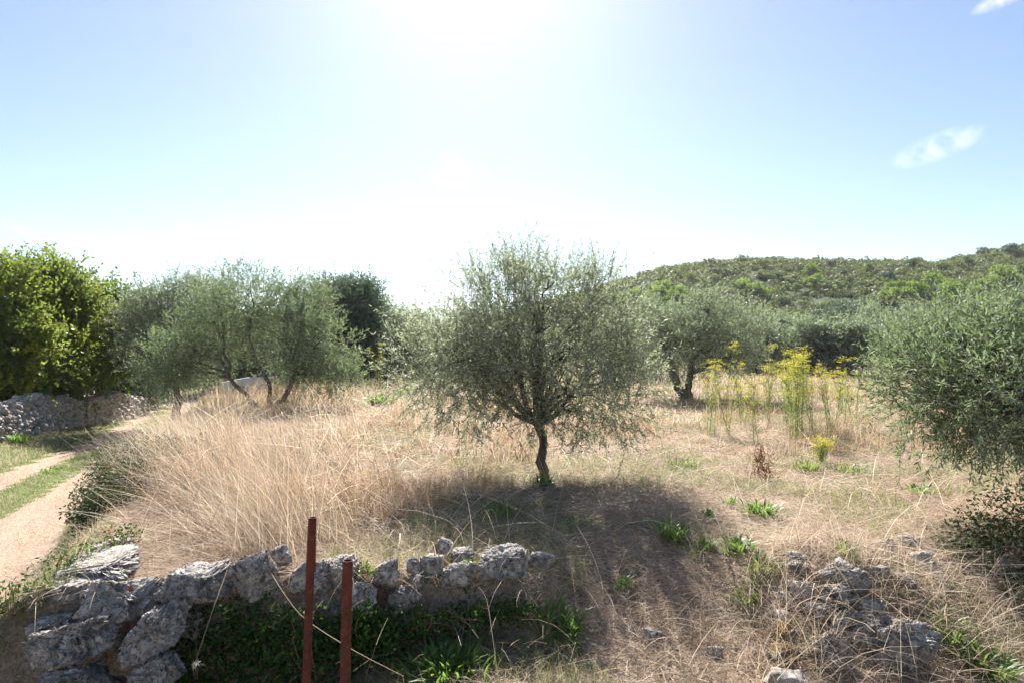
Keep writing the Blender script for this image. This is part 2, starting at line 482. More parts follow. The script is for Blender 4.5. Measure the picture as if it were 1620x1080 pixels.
def hill_h(x, y):
    c = np.interp(x, RX, RZ)
    yy = y + 10 * (n2(x, y, 45, 5) - .5)
    r = smooth(48, 165, yy) ** 1.15
    back = 1 - .55 * smooth(175, 330, y)
    b = 1 + .10 * (n2(x, y, 28, 3) - .5) * smooth(60, 110, y)
    return c * r * back * b
def zt(x, y):
    x = np.asarray(x, float); y = np.asarray(y, float)
    pz = np.interp(y, [0, 4, 8, 14, 28, 60, 200], [-.75, -.60, -.62, -.75, -1.0, -1.1, -1.0])
    e, p = edgeX(y), pathR(y)
    T = smooth(0, 1, (x - p) / (e - p) * 1.05)
    ruts = -.035 * (np.exp(-((x - (p - .42)) / .28) ** 2) + np.exp(-((x - (p - 1.75)) / .28) ** 2))
    lowp = pz + ruts + .14 * smooth(p - 2.3, p - 3.4, x) * 1.0
    terr = .55 * smooth(14, 40, y) * smooth(-3, 3, x) + .035 * (n2(x, y, 1.7, 2) - .5) + .12 * (n2(x, y, 6, 9) - .5) * smooth(5, 9, y)
    terr = terr - .85 * smooth(18.5, 24, y) * smooth(-4.5, -8, x)
    up = lowp * (1 - T) + terr * T
    # lower ground in front of the retaining wall and the gateway ramp
    lz = np.interp(x, [-6, -3.7, -2.9, -1.5, -.9, -.4, .3, 1.2, 2.4, 3.2, 6], [-.62, -.66, -.85, -.85, -.52, -.40, -.34, -.40, -.50, -.45, -.4])
    lz = lz - .14 * np.clip(3.3 - y, 0, 3) + .05 * (n2(x, y, .5, 21) - .5)
    yw = np.interp(x, [-9, -3.7, -2.9, -2.1, -1.3, -.1, .6, 1.2, 1.6, 2.6, 3.4, 6], [3.0, 3.3, 3.66, 3.76, 3.96, 4.02, 4.9, 4.9, 4.4, 4.6, 5.2, 6.2])
    wd = np.interp(x, [-9, -3.7, -2.95, -2.8, -.1, .6, 1.2, 1.6, 6], [1.5, 1.2, .3, .12, .14, 1.75, 1.7, 1.5, 1.7])
    a = smooth(0, 1, (y - (yw - wd)) / wd)
    z = lz * (1 - a) + up * a
    z = z + .13 * np.exp(-((x - 2.15) / .42) ** 2 - ((y - 4.25) / .38) ** 2)
    return z + hill_h(x, y)

def zt1(x, y):
    return float(zt(np.array([x]), np.array([y]))[0])

def at(u, v, ymax=120):
    """the point of the terrain seen at a photograph pixel"""
    Y = np.concatenate([np.arange(2.2, 12, .02), np.arange(12, ymax, .1)])
    X = (u - 810) / 1000 * Y; Z = EYE - (v - 555) / 1000 * Y
    g = zt(X, Y)
    k = np.argmax(Z <= g) if np.any(Z <= g) else len(Y) - 1
    return Vector((float(X[k]), float(Y[k]), float(g[k])))

def grow(a, b, d0, g, dmax):
    r, d, x = [], d0, a
    s = 1 if b > a else -1
    while s * (b - x) > 0:
        x += s * d; r.append(x); d = min(d * g, dmax)
    return r
xs = np.array(sorted(grow(-6, -420, .09, 1.07, 40)) + list(np.arange(-6, 5, .065)) + grow(5, 420, .09, 1.06, 40))
ys = np.array(sorted(grow(2.4, -40, .12, 1.2, 8)) + list(np.arange(2.4, 9, .065)) + grow(9, 480, .09, 1.05, 60))
GX, GY = np.meshgrid(xs, ys)
GZ = zt(GX, GY)
nx, ny = len(xs), len(ys)
idx = np.arange(nx * ny).reshape(ny, nx)
Q = np.stack([idx[:-1, :-1], idx[:-1, 1:], idx[1:, 1:], idx[1:, :-1]], -1).reshape(-1, 4)
V = np.stack([GX.ravel(), GY.ravel(), GZ.ravel()], 1)
fc = V[Q].mean(1)
wig = .10 * (n2(fc[:, 0], fc[:, 1], .35, 31) - .5) + .22 * (n2(fc[:, 0], fc[:, 1], 1.3, 32) - .5)
lat = pathR(fc[:, 1]) - fc[:, 0] + wig          # distance left of the track's right edge
ok = (fc[:, 1] > -10) & (fc[:, 1] < 26)
rut = ok & (((lat > -.06) & (lat < .80)) | ((lat > 1.46) & (lat < 2.06)))
verge = ok & (fc[:, 1] > 4.3) & (lat >= -.9) & (lat < 3.4) & ~rut & (fc[:, 2] < -.12)
hillm = (fc[:, 1] > 50) & (hill_h(fc[:, 0], fc[:, 1]) > .4)
def sub_mesh(name, mask, mat):
    q = Q[mask]; used, inv = np.unique(q.ravel(), return_inverse=True)
    mb = MB(); mb.quads(V[used], inv.reshape(-1, 4))
    return tag(mb.build(name, mat, smooth_shade=True), kind='structure')
sub_mesh('ground', ~rut & ~verge & ~hillm, M_ground)
sub_mesh('dirt_track', rut, M_path)
sub_mesh('track_verge', verge, M_verge)
sub_mesh('hill', hillm, M_hill)

# ------------------------------------------------------------------ leaves and plants
def leaves(mb, P, D, L, W, rng, up=.35, a=None):
    """lanceolate leaves: P base points, D directions, L lengths, W widths"""
    n = len(P)
    nrm = rdir(n, rng) + np.array([0, 0, up])
    s = unit(np.cross(D, nrm))
    L = np.broadcast_to(L, (n,))[:, None]; W = np.broadcast_to(W, (n,))[:, None]
    m = P + D * L * .45
    V = np.stack([P, m + s * W * .5, P + D * L, m - s * W * .5], 1).reshape(-1, 3)
    q = np.arange(4 * n).reshape(-1, 4)
    mb.quads(V, q, rng.random(n) if a is None else a)

def twig_crown(mb, tw, lobes, n_clump, per, n_leaf, leaf, rng, tlen=(.22, .42), shell=.75, droop=.3, spread=.22, sprouts=0, gap=.0, twr=.0022):
    """twigs gathered in clumps inside ellipsoid lobes, with leaves along each twig"""
    vol = np.array([l[3] * l[4] * l[5] for l in lobes]) ** .75
    k = rng.choice(len(lobes), n_clump, p=vol / vol.sum())
    Lb = np.array(lobes)[k]
    d = rdir(n_clump, rng)
    r = rng.random(n_clump) ** (1 / 3) * (1 - shell * .0); r = 1 - (1 - r) * (1 - .45 * shell)
    C = Lb[:, :3] + d * Lb[:, 3:6] * r[:, None]
    if gap > 0:
        keep = fbm(C / .75 + 5.5, 2, int(rng.integers(1000))) > gap
        C, Lb, d = C[keep], Lb[keep], d[keep]
    n = len(C) * per
    Cc = np.repeat(C, per, 0); lb = np.repeat(Lb, per, 0); out = unit(np.repeat(d / Lb[:, 3:6], per, 0))
    S = Cc + rng.normal(size=(n, 3)) * spread * np.array([1, 1, .8])
    low = (S[:, 2] - lb[:, 2]) / lb[:, 5]
    D = unit(out * .75 + np.array([0, 0, .55]) + rng.normal(size=(n, 3)) * .45 - np.stack([0 * low, 0 * low, np.clip(-low, 0, 1) * droop * 3], 1))
    L = rng.uniform(*tlen, n)
    if sprouts:
        kk = rng.integers(0, len(lobes), sprouts); l2 = np.array(lobes)[kk]
        th = rng.random(sprouts) * 6.283; rr = np.sqrt(rng.random(sprouts)) * .85
        x = np.cos(th) * rr; y = np.sin(th) * rr
        S2 = l2[:, :3] + np.stack([x * l2[:, 3], y * l2[:, 4], np.sqrt(1 - rr ** 2) * l2[:, 5] * .9], 1)
        D2 = unit(np.stack([x * .35, y * .35, np.ones(sprouts)], 1) + rng.normal(size=(sprouts, 3)) * .12)
        S = np.concatenate([S, S2]); D = np.concatenate([D, D2]); L = np.concatenate([L, rng.uniform(.2, .42, sprouts)])
    n = len(S)
    bend = rng.normal(size=(n, 3)) * .06 * L[:, None] + np.array([0, 0, -1.0]) * (L * .12 * rng.random(n))[:, None]
    nl = n_leaf
    t = (np.arange(nl) + rng.random((n, nl))) / nl
    P = S[:, None] + D[:, None] * (L[:, None] * t)[..., None] + bend[:, None] * (t ** 2)[..., None]
    ld = unit(D[:, None] * .75 + rdir(n * nl, rng).reshape(n, nl, 3) * .85)
    ll, lw = leaf
    lv = rng.uniform(.7, 1.2, n * nl)
    clv = np.clip(np.repeat(rng.normal(.45, .2, n), nl) + rng.normal(0, .2, n * nl), 0, 1)
    leaves(mb, P.reshape(-1, 3), ld.reshape(-1, 3), ll * lv, lw * lv, rng, a=clv)
    # thin twigs, three-sided
    if tw is not None:
        E = S + D * L[:, None] + bend
        u = unit(np.cross(D, rdir(n, rng))); w = np.cross(D, u)
        ring = [u, -u * .5 + w * .87, -u * .5 - w * .87]
        VV = np.stack([S + a * twr for a in ring] + [E + a * twr * .4 for a in ring], 1).reshape(-1, 3)
        b = np.arange(n)[:, None] * 6
        qq = np.concatenate([b + np.array([[0, 1, 4, 3]]), b + np.array([[1, 2, 5, 4]]), b + np.array([[2, 0, 3, 5]])])
        tw.quads(VV, qq, .5)
    return S

def curve(p0, p1, n, rng, wob=.06, sag=0):
    p0, p1 = np.array(p0, float), np.array(p1, float)
    t = np.linspace(0, 1, n)[:, None]
    L = np.linalg.norm(p1 - p0)
    o = np.cumsum(rng.normal(size=(n, 3)), 0); o = o - o[0] - t * (o[-1] - o[0])
    return p0 + (p1 - p0) * t + o * wob * L / math.sqrt(n) + np.array([0, 0, 1.0]) * np.sin(t * np.pi) * sag * L

def tree(name, base, lobes, label, cat, r0=.08, fork=.5, limbs=None, n_clump=200, per=6, n_leaf=14, leaf=(.055, .012), mat=None, bark=None,
         seed=1, group=None, sprouts=0, shell=.75, droop=.3, gap=0., spread=.22, tlen=(.22, .42), branches=7, twr=.0022, lean=(0, 0), with_twigs=True, patch=None):
    rng = np.random.default_rng(seed)
    root = empty(name, base, label, cat, group)
    tr, cr = MB(), MB()
    fk = np.array([lean[0], lean[1], fork])
    stems = limbs or [[(0, 0, -.15), tuple(fk)]]
    n = 9
    ends = []
    for st in stems:
        pts = curve(st[0], st[1], n, rng, .10)
        rr = np.linspace(1.25, .85, n) * r0 * (st[2] if len(st) > 2 else 1); rr[0] *= 1.35; rr[1] *= 1.1
        rr *= 1 + .12 * rng.normal(size=n)
        tr.tube(pts, rr, 12)
        ends.append((pts[-1], rr[-1]))
    for i, lb in enumerate(lobes):
        c = np.array(lb[:3]); R = np.array(lb[3:6])
        j = int(np.argmin([np.linalg.norm((e[0] - c)[:2]) for e in ends]))
        s, rs = ends[j]
        tgt = c + np.array([0, 0, .35]) * R
        pts = curve(s, tgt, 8, rng, .12, .05)
        tr.tube(pts, np.linspace(min(rs * .8, r0 * .7), r0 * .16, 8), 8)
        for b in range(branches):
            f = rng.uniform(.25, .95); k = f * 7; k0 = int(k)
            p = pts[k0] + (pts[min(k0 + 1, 7)] - pts[k0]) * (k - k0)
            q = c + rdir(1, rng)[0] * R * rng.uniform(.6, .95)
            q[2] = max(q[2], p[2] - .35 * R[2])
            pp = curve(p, q, 6, rng, .14, .06)
            tr.tube(pp, np.linspace(r0 * .22, r0 * .05, 6), 5, cap=False)
            for _ in range(3):
                q2 = c + rdir(1, rng)[0] * R * rng.uniform(.8, 1.0)
                if np.linalg.norm(q2 - pp[3]) < .8 * max(R):
                    tr.tube(curve(pp[3], q2, 5, rng, .14, .04), np.linspace(r0 * .09, r0 * .03, 5), 4, cap=False)
    twig_crown(cr, tr if with_twigs else None, lobes, n_clump, per, n_leaf, leaf, rng, sprouts=sprouts, shell=shell, droop=droop, gap=gap,
               spread=spread, tlen=tlen, twr=twr)
    tr.build('trunk', bark or M_bark, root, True)
    cr.build('crown', mat or M_olive, root)
    return root

def bx(u, v, Y):
    return ((u - 810) / 1000 * Y, Y, EYE - (v - 555) / 1000 * Y)

# the central olive
tb = at(860, 752)
def rel(b, u, v, dy):
    Y = b.y + dy
    return ((u - 810) / 1000 * Y - b.x, dy, EYE - (v - 555) / 1000 * Y - b.z)
def lobe(b, u, v, dy, rx, ry, rz):
    return (*rel(b, u, v, dy), rx, ry, rz)
L = [lobe(tb, 722, 572, -.1, .70, .75, .62), lobe(tb, 845, 520, 0, .85, .85, .78), lobe(tb, 918, 550, .1, .66, .75, .70),
     lobe(tb, 962, 622, -.2, .48, .60, .46), lobe(tb, 785, 485, .1, .46, .5, .42), lobe(tb, 875, 468, -.1, .52, .55, .40),
     lobe(tb, 940, 485, .1, .40, .5, .36), lobe(tb, 735, 630, .3, .45, .5, .30), lobe(tb, 920, 660, .2, .35, .4, .25), lobe(tb, 688, 575, -.2, .36, .4, .28)]
fk = rel(tb, 848, 668, 0)
L += [lobe(tb, 845, 620, -.25, .6, .5, .36), lobe(tb, 860, 560, -.3, .6, .5, .4), lobe(tb, 905, 610, -.2, .5, .5, .35), lobe(tb, 985, 590, 0, .36, .45, .34), lobe(tb, 800, 560, 0, .6, .6, .5)]
tree('olive_tree', tb, L, 'silvery green young olive tree with one thin bare trunk, standing alone in the centre', 'olive tree', r0=.050, fork=fk[2], lean=(fk[0], 0),
     n_clump=610, per=7, n_leaf=18, leaf=(.055, .0120), seed=11, sprouts=150, shell=.8, spread=.12, branches=5, droop=.22, gap=.365)
# the near olive at the right edge
rb = Vector((4.75, 5.5, zt1(4.75, 5.5)))
L = [lobe(rb, 1575, 605, -.4, .72, .85, .42), lobe(rb, 1650, 595, 0, .80, .9, .46), lobe(rb, 1490, 605, -.1, .36, .5, .28),
     lobe(rb, 1690, 640, .0, .9, .9, .34), lobe(rb, 1585, 640, -.6, .48, .5, .20), lobe(rb, 1535, 560, .1, .33, .5, .20), lobe(rb, 1620, 535, .1, .42, .5, .24), lobe(rb, 1800, 590, .3, .9, 1, .5)]
tree('olive_tree', rb, L, 'large dark green olive bough hanging in from the right edge, nearest tree to the viewer', 'olive tree', r0=.10, fork=.7,
     n_clump=520, per=9, n_leaf=20, leaf=(.056, .013), seed=12, mat=M_olive_near, gap=.36, sprouts=30, shell=.6, spread=.14, droop=.3, branches=8)
# right-middle olive with the forked trunk
mbs = Vector((.278 * 18, 18, zt1(.278 * 18, 18)))
L = [lobe(mbs, 1060, 545, 0, 1.15, 1.2, .85), lobe(mbs, 1140, 530, .3, 1.15, 1.2, .9), lobe(mbs, 1118, 497, 0, .75, .8, .55), lobe(mbs, 1030, 520, .4, .7, .8, .6),
     lobe(mbs, 1165, 565, 0, .6, .7, .5)]
tree('olive_tree', mbs, L, 'small olive tree with dark forked trunk to the right of the central tree', 'olive tree', r0=.12,
     limbs=[[(0, 0, -.15), (-.45, 0, .75)], [(0, 0, -.15), (.05, 0, .75)]],
     n_clump=460, per=8, n_leaf=12, leaf=(.085, .022), mat=M_olive_far, seed=13, sprouts=60, spread=.22, shell=.6)
# left wide olive
lb_ = Vector((-.385 * 15.5, 15.5, zt1(-.385 * 15.5, 15.5)))
L = [lobe(lb_, 395, 475, 0, .95, 1.0, .70), lobe(lb_, 345, 510, .2, .9, 1.0, .8), lobe(lb_, 455, 520, 0, .85, .9, .85), lobe(lb_, 515, 545, -.2, .65, .8, .55),
     lobe(lb_, 480, 480, .4, .5, .6, .55), lobe(lb_, 300, 550, .3, .65, .8, .5), lobe(lb_, 470, 585, -.3, .6, .6, .33), lobe(lb_, 300, 578, -.1, .7, .7, .38), lobe(lb_, 530, 590, 0, .6, .7, .32), lobe(lb_, 265, 575, .2, .7, .8, .5), lobe(lb_, 500, 600, .3, .6, .6, .3)]
tree('olive_tree', lb_, L, 'wide spreading olive tree with several leaning limbs above the white car', 'olive tree', r0=.075,
     limbs=[[(0, 0, -.2), (-1.0, .1, .75), .8], [(0, 0, -.2), (-.15, 0, .9), .7], [(0, 0, -.2), (.7, -.1, .85), .7]],
     n_clump=600, per=8, n_leaf=13, leaf=(.080, .021), mat=M_olive_near, seed=14, sprouts=90, spread=.20, shell=.6, gap=.25, branches=8)
b2 = Vector((-.53 * 19, 19, zt1(-.53 * 19, 19)))
L = [lobe(b2, 275, 500, 0, 1.15, 1.2, .95), lobe(b2, 235, 530, 0, .7, 1, .9), lobe(b2, 320, 480, .2, .9, 1, .65), lobe(b2, 270, 570, -.2, 1.0, 1, .6)]
tree('olive_tree', b2, L, 'dense grey green olive tree between the yellow green trees and the wide olive', 'olive tree', r0=.12, fork=1.2,
     n_clump=520, per=8, n_leaf=12, leaf=(.090, .025), mat=M_olive_far, seed=15, sprouts=60, spread=.25, shell=.5)

# broadleaf trees on the left, behind the stone wall
def mktree(u, Y, top, half, low, label, seed, mat, leaf, nc, name='walnut_tree', cat='tree', group=None, kind='round', bark=None, per=8, nl=10, r0=.13, gap=.0, spread=.3, yellow=None):
    X = (u - 810) / 1000 * Y
    b = Vector((X, Y, zt1(X, Y)))
    zt_ = EYE - (top - 555) / 1000 * Y - b.z
    zl = EYE - (low - 555) / 1000 * Y - b.z
    hw = half / 1000 * Y
    rng = np.random.default_rng(seed + 500)
    H = zt_ - zl
    lo = []
    if kind == 'round':
        lo.append((0, 0, zl + H * .5, hw * .72, hw * .72, H * .42))
        for k in range(8):
            th = k * 2.4 + rng.random(); f = rng.uniform(.2, .9)
            rr = hw * .72 * math.sqrt(max(1 - f * f, .04))
            lo.append((math.cos(th) * rr, math.sin(th) * rr, zl + H * f * .92, hw * rng.uniform(.3, .45), hw * rng.uniform(.3, .45), H * rng.uniform(.12, .2)))
    else:
        for k in range(7):
            f = k / 6
            w = hw * (1 - .55 * f ** 1.5)
            lo.append((rng.normal() * hw * .12, rng.normal() * hw * .12, zl + H * (.1 + .8 * f), w, w, H * .16))
    return tree(name, b, lo, label, cat, r0=r0, fork=max(.35, zl + H * .15), n_clump=nc, per=per, n_leaf=nl, leaf=leaf, mat=mat, bark=bark or M_bark2,
                seed=seed, group=group, sprouts=45 if mat in (M_walnut, M_broad) else 14, spread=spread, tlen=(.3, .6), branches=4, shell=.6, gap=gap, with_twigs=Y < 25)

mktree(-25, 16.5, 392, 128, 640, 'tallest yellow green walnut tree at the left edge, behind the stone wall', 21, M_walnut, (.11, .056), 1100, spread=.22, nl=11, gap=.46)
mktree(88, 18.5, 426, 52, 585, 'slender yellow green tree with a wispy top beside the tallest walnut', 22, M_walnut, (.11, .056), 420, spread=.25)
mktree(152, 20.5, 462, 66, 590, 'dark green walnut tree above the far end of the stone wall', 23, M_broad, (.13, .07), 430, spread=.3)
mktree(195, 25, 478, 55, 600, 'yellow green tree half hidden behind the dense grey olive', 24, M_walnut, (.15, .08), 220, spread=.3)
mktree(40, 17.5, 560, 85, 640, 'low leafy green shrub spilling over the stone wall at the left edge', 25, M_broad, (.11, .065), 240, name='leafy_shrub', cat='shrub', spread=.2, r0=.04)
mktree(180, 24, 540, 70, 622, 'dark shrub in deep shade at the end of the stone wall', 26, M_dark, (.12, .07), 200, name='dark_shrub', cat='shrub', r0=.04)
mktree(232, 27, 575, 45, 640, 'green shrub at the bend of the dirt track', 27, M_broad, (.10, .055), 160, name='track_shrub', cat='shrub', r0=.03, spread=.18)
mktree(400, 40, 560, 60, 600, 'bright green shrub behind the white car', 28, M_broad, (.13, .07), 160, name='leafy_shrub', cat='shrub', r0=.03)

# dark evergreens left of centre
mktree(556, 26, 436, 52, 600, 'tall dark evergreen tree with rounded top, left of the central olive', 31, M_dark, (.13, .038), 800, name='evergreen_tree', cat='tree')
mktree(515, 27, 452, 34, 600, 'narrow dark evergreen touching the left side of the tall one', 32, M_dark, (.13, .038), 340, name='evergreen_tree', kind='col')
mktree(612, 29, 480, 42, 600, 'greyish evergreen to the right of the tall dark evergreen', 33, M_olive_far, (.13, .036), 420, name='evergreen_tree', kind='col')
mktree(490, 24, 545, 55, 620, 'low grey green olive bush left of the dark evergreens', 34, M_olive_far, (.10, .026), 200, name='olive_bush', cat='bush')
mktree(665, 31, 500, 48, 600, 'grey green olive just left of the central tree, in the row behind', 35, M_olive_far, (.13, .036), 260, name='olive_tree', cat='olive tree')
mktree(715, 33, 508, 45, 600, 'olive tree mostly hidden behind the left side of the central tree', 36, M_olive_far, (.13, .036), 220, name='olive_tree', cat='olive tree')

mktree(478, 25, 444, 42, 612, 'feathery tall olive rising just left of the dark evergreens', 37, M_olive_far, (.11, .030), 380, name='olive_tree', cat='olive tree')
mktree(325, 35, 468, 60, 612, 'grey green olive filling the gap behind the wide spreading one', 38, M_olive_far, (.12, .034), 420, name='olive_tree', cat='olive tree')
mktree(425, 39, 492, 70, 604, 'dull green tree behind the limbs of the wide spreading olive', 39, M_broad, (.14, .07), 380, name='leafy_tree', cat='tree')
mktree(600, 36, 505, 60, 598, 'dark green tree low behind the greyish evergreen', 29, M_dark, (.15, .05), 300, name='evergreen_tree')
# olives of the back rows on the right
bgo = [(995, 27, 500, 45, 598, 'olive tree showing between the central tree and the forked olive', M_olive_far),
       (1195, 31, 508, 42, 590, 'small pale olive behind the yellow fennel, right of the forked olive', M_olive_far),
       (1240, 35, 500, 38, 588, 'dark olive tree in the back row above the tallest fennel', M_olive_far),
       (1284, 30, 505, 38, 585, 'silvery olive with thin visible trunk behind the fennel', M_olive_far),
       (1343, 29, 515, 32, 588, 'round silvery olive bush right of the thin trunked olive', M_olive_far),
       (1330, 44, 470, 58, 575, 'broad dark evergreen behind the silvery olives', M_dark),
       (1395, 36, 480, 50, 590, 'greyish olive left of the near right bough, in the back row', M_olive_far),
       (1440, 31, 495, 48, 600, 'pale olive partly covered by the near right bough', M_olive_far),
       (1465, 41, 470, 55, 585, 'tall grey olive rising above the near right bough', M_olive_far),
       (1530, 38, 468, 60, 590, 'wide grey olive behind the near right bough', M_olive_far),
       (1600, 36, 462, 60, 590, 'grey olive at the right edge behind the near bough', M_olive_far),
       (1150, 42, 500, 50, 580, 'dark olive tree behind the forked olive', M_olive_far),
       (1090, 40, 505, 50, 580, 'grey olive behind the left half of the forked olive', M_olive_far),
       (1030, 45, 492, 45, 580, 'greyish tree below the bright pines, behind the row of olives', M_olive_far)]
for k, (u, Y, top, half, low, lab, mt) in enumerate(bgo):
    mktree(u, Y, top, half, low, lab, 40 + k, mt, (.16, .048), 230, name='olive_tree' if mt is M_olive_far else 'evergreen_tree',
           cat='olive tree' if mt is M_olive_far else 'tree', group='trees of the back rows', per=7, nl=9, spread=.28)

# ------------------------------------------------------------------ hill: scrub, bushes, pines
def bush_cloud(mb, C, R, n, size, rng, flat=.75):
    m = len(C)
    d = rdir(m * n, rng).reshape(m, n, 3); d[..., 2] = np.abs(d[..., 2]) * 1.0 - .15
    lump = 1 + .35 * (vnoise((d.reshape(-1, 3) * 2.2 + np.repeat(C, n, 0) * 3.1), 3).reshape(m, n, 1) - .5) * 2
    r = (rng.random((m, n, 1)) ** .35)
    P = C[:, None] + d * r * lump * R[:, None, None] * np.array([1, 1, flat])
    P = P.reshape(-1, 3)
    nrm = unit(d.reshape(-1, 3) + rng.normal(size=(m * n, 3)) * .55)
    u = unit(np.cross(nrm, rdir(m * n, rng))); w = np.cross(nrm, u)
    s = (size * np.repeat(R, n) * rng.uniform(.6, 1.3, m * n))[:, None]
    VV = np.stack([P - u * s, P - w * s * .6, P + u * s, P + w * s * .6], 1).reshape(-1, 3)
    base = np.repeat(rng.random(m), n)
    mb.quads(VV, np.arange(len(P) * 4).reshape(-1, 4), np.clip(base * .75 + rng.normal(0, .12, m * n) + .1, 0, 1))

rng = np.random.default_rng(91)
mb = MB()
N = 6400
Y = np.sqrt(rng.uniform(47 ** 2, 182 ** 2, N)); U = rng.uniform(-.14, .92, N)
X = U * Y
R = rng.uniform(.6, 1.5, N) * (.75 + .25 * smooth(50, 120, Y)) * np.where(rng.random(N) < .15, 1.6, 1); dens = n2(X, Y, 12, 77)
keep = (hill_h(X, Y) > .04) & (dens > .20) & ((dens > .34) | (R < 1.1))
X, Y, R = X[keep], Y[keep], R[keep]
C = np.stack([X, Y, zt(X, Y) + R * .15], 1)
bush_cloud(mb, C, R, 130, .16, rng)
tag(mb.build('hillside_scrub', M_scrub), 'low green and brown scrub covering the whole hillside', 'scrub', kind='stuff')
# exposed limestone on the hill
mbr = MB()
# pines and single bushes one can tell apart on the hill
def hill_at(u, v):
    Yq = np.arange(52, 190, .5); Xq = (u - 810) / 1000 * Yq; Zq = EYE - (v - 555) / 1000 * Yq
    g = zt(Xq, Yq); k = np.argmax(Zq <= g) if np.any(Zq <= g) else np.argmax(hill_h(Xq, Yq))
    return Vector((float(Xq[k]), float(Yq[k]), float(g[k])))
def round_pine(u, v, rad_px, label, seed, mat, name='pine_tree', cat='pine tree', group='bright pines on the hill', tall=1.0):
    rng = np.random.default_rng(seed)
    b = hill_at(u, v + rad_px * .6)
    R = rad_px / 1000 * b.y
    root = empty(name, b, label, cat, group)
    t = MB(); t.tube(curve((0, 0, -.3), (0, 0, R * .9 * tall), 5, rng, .05), np.linspace(R * .1, R * .04, 5), 6)
    c = MB()
    k = 9
    C = np.stack([rng.normal(0, R * .42, k), rng.normal(0, R * .42, k), R * tall * rng.uniform(.45, 1.25, k)], 1); C[0] = (0, 0, R * tall * .8)
    Rr = np.full(k, R * .5) * rng.uniform(.7, 1.1, k); Rr[0] = R * .75
    for i in range(k):
        t.tube(curve((0, 0, R * .5 * tall), C[i], 4, rng, .1), np.linspace(R * .04, R * .015, 4), 4, cap=False)
    bush_cloud(c, C, Rr, 190, .13, rng, flat=.85)
    t.build('trunk', M_bark2, root, True); c.build('crown', mat, root)
    return root
P_ = [(1000, 470, 20), (1023, 478, 17), (1047, 462, 20), (1072, 470, 22), (1100, 478, 17), (985, 485, 16), (1060, 492, 18), (1175, 455, 16), (1195, 462, 20),
      (1280, 430, 15), (1292, 448, 17), (1430, 470, 20), (1455, 462, 18), (1478, 450, 20), (1505, 462, 22), (1418, 458, 15), (1530, 470, 20), (1560, 455, 22),
      (1590, 440, 24), (1400, 472, 14), (1495, 478, 17)]
PL = ['leftmost bright pine at the foot of the hill, beside the central tree', 'second bright pine of the left clump', 'highest bright pine of the left clump', 'largest bright pine of the left clump',
      'last bright pine on the right of the left clump', 'low bright pine half hidden by the right side of the central tree', 'lowest bright pine in front of the left clump',
      'bright pine above the forked olive, the left of two', 'bright pine above the forked olive, the right and larger of two', 'upper of two bright pines alone in the middle of the hillside',
      'lower and darker of two pines alone in the middle of the hillside', 'bright pine near the left end of the right hand band', 'pine second from the left on top of the right hand band',
      'pine highest in the middle of the right hand band', 'broad bright pine right of the middle of the right hand band', 'small pine at the upper left tip of the right hand band',
      'bright pine low in the right hand band above the near bough', 'broad pine high in the band where the hill climbs to the right', 'bright pine at the right edge of the picture below the skyline',
      'smallest pine, leftmost of the right hand band', 'small pine tucked under the broad one of the right hand band']
for k, (u, v, r) in enumerate(P_):
    round_pine(u, v, r, PL[k], 300 + k, M_pine)
D_ = [(1167, 408, 6, 'tiny dark tree sticking up on the skyline of the hill'), (1232, 440, 11, 'dark bush left of the two lone pines on the hillside'),
      (1335, 435, 11, 'dark bush right of the two lone pines on the hillside'), (1375, 428, 13, 'dark bush in the upper middle right of the hillside'), (1405, 438, 14, 'largest dark bush of the middle right hillside'),
      (1260, 458, 12, 'dark bush below and left of the two lone pines'), (1312, 420, 9, 'small dark bush just under the flat part of the skyline'), (1445, 418, 13, 'dark bush near the skyline above the right hand band of pines'),
      (1555, 402, 14, 'dark round bush on the skyline where the hill climbs to the right'), (1530, 415, 12, 'dark bush just below the climbing skyline on the right'),
      (1600, 398, 16, 'darkest bush at the right end of the hill skyline'), (1490, 425, 12, 'dark bush above the highest pine of the right hand band'),
      (1130, 432, 10, 'dark bush on the upper left slope under the skyline tree'), (1095, 440, 11, 'dark bush highest above the left clump of pines')]
for k, (u, v, r, lab) in enumerate(D_):
    round_pine(u, v, r, lab, 340 + k, M_dark if k % 2 == 0 else M_broad, name='round_bush', cat='bush', group='dark bushes on the hill')

# far wood that closes the view behind the field, left and centre
rng = np.random.default_rng(92)
mb = MB()
N = 1500
Y = rng.uniform(40, 85, N); X = rng.uniform(-1.05, .45, N) * Y
R = rng.uniform(1.2, 2.4, N)
C = np.stack([X, Y, zt(X, Y) + R * .35 + rng.uniform(0, 1.1, N)], 1)
bush_cloud(mb, C, R, 150, .11, rng, flat=.85)
tag(mb.build('far_wood', M_scrub), 'far belt of mixed trees closing off the view behind the field', 'wood', kind='stuff')

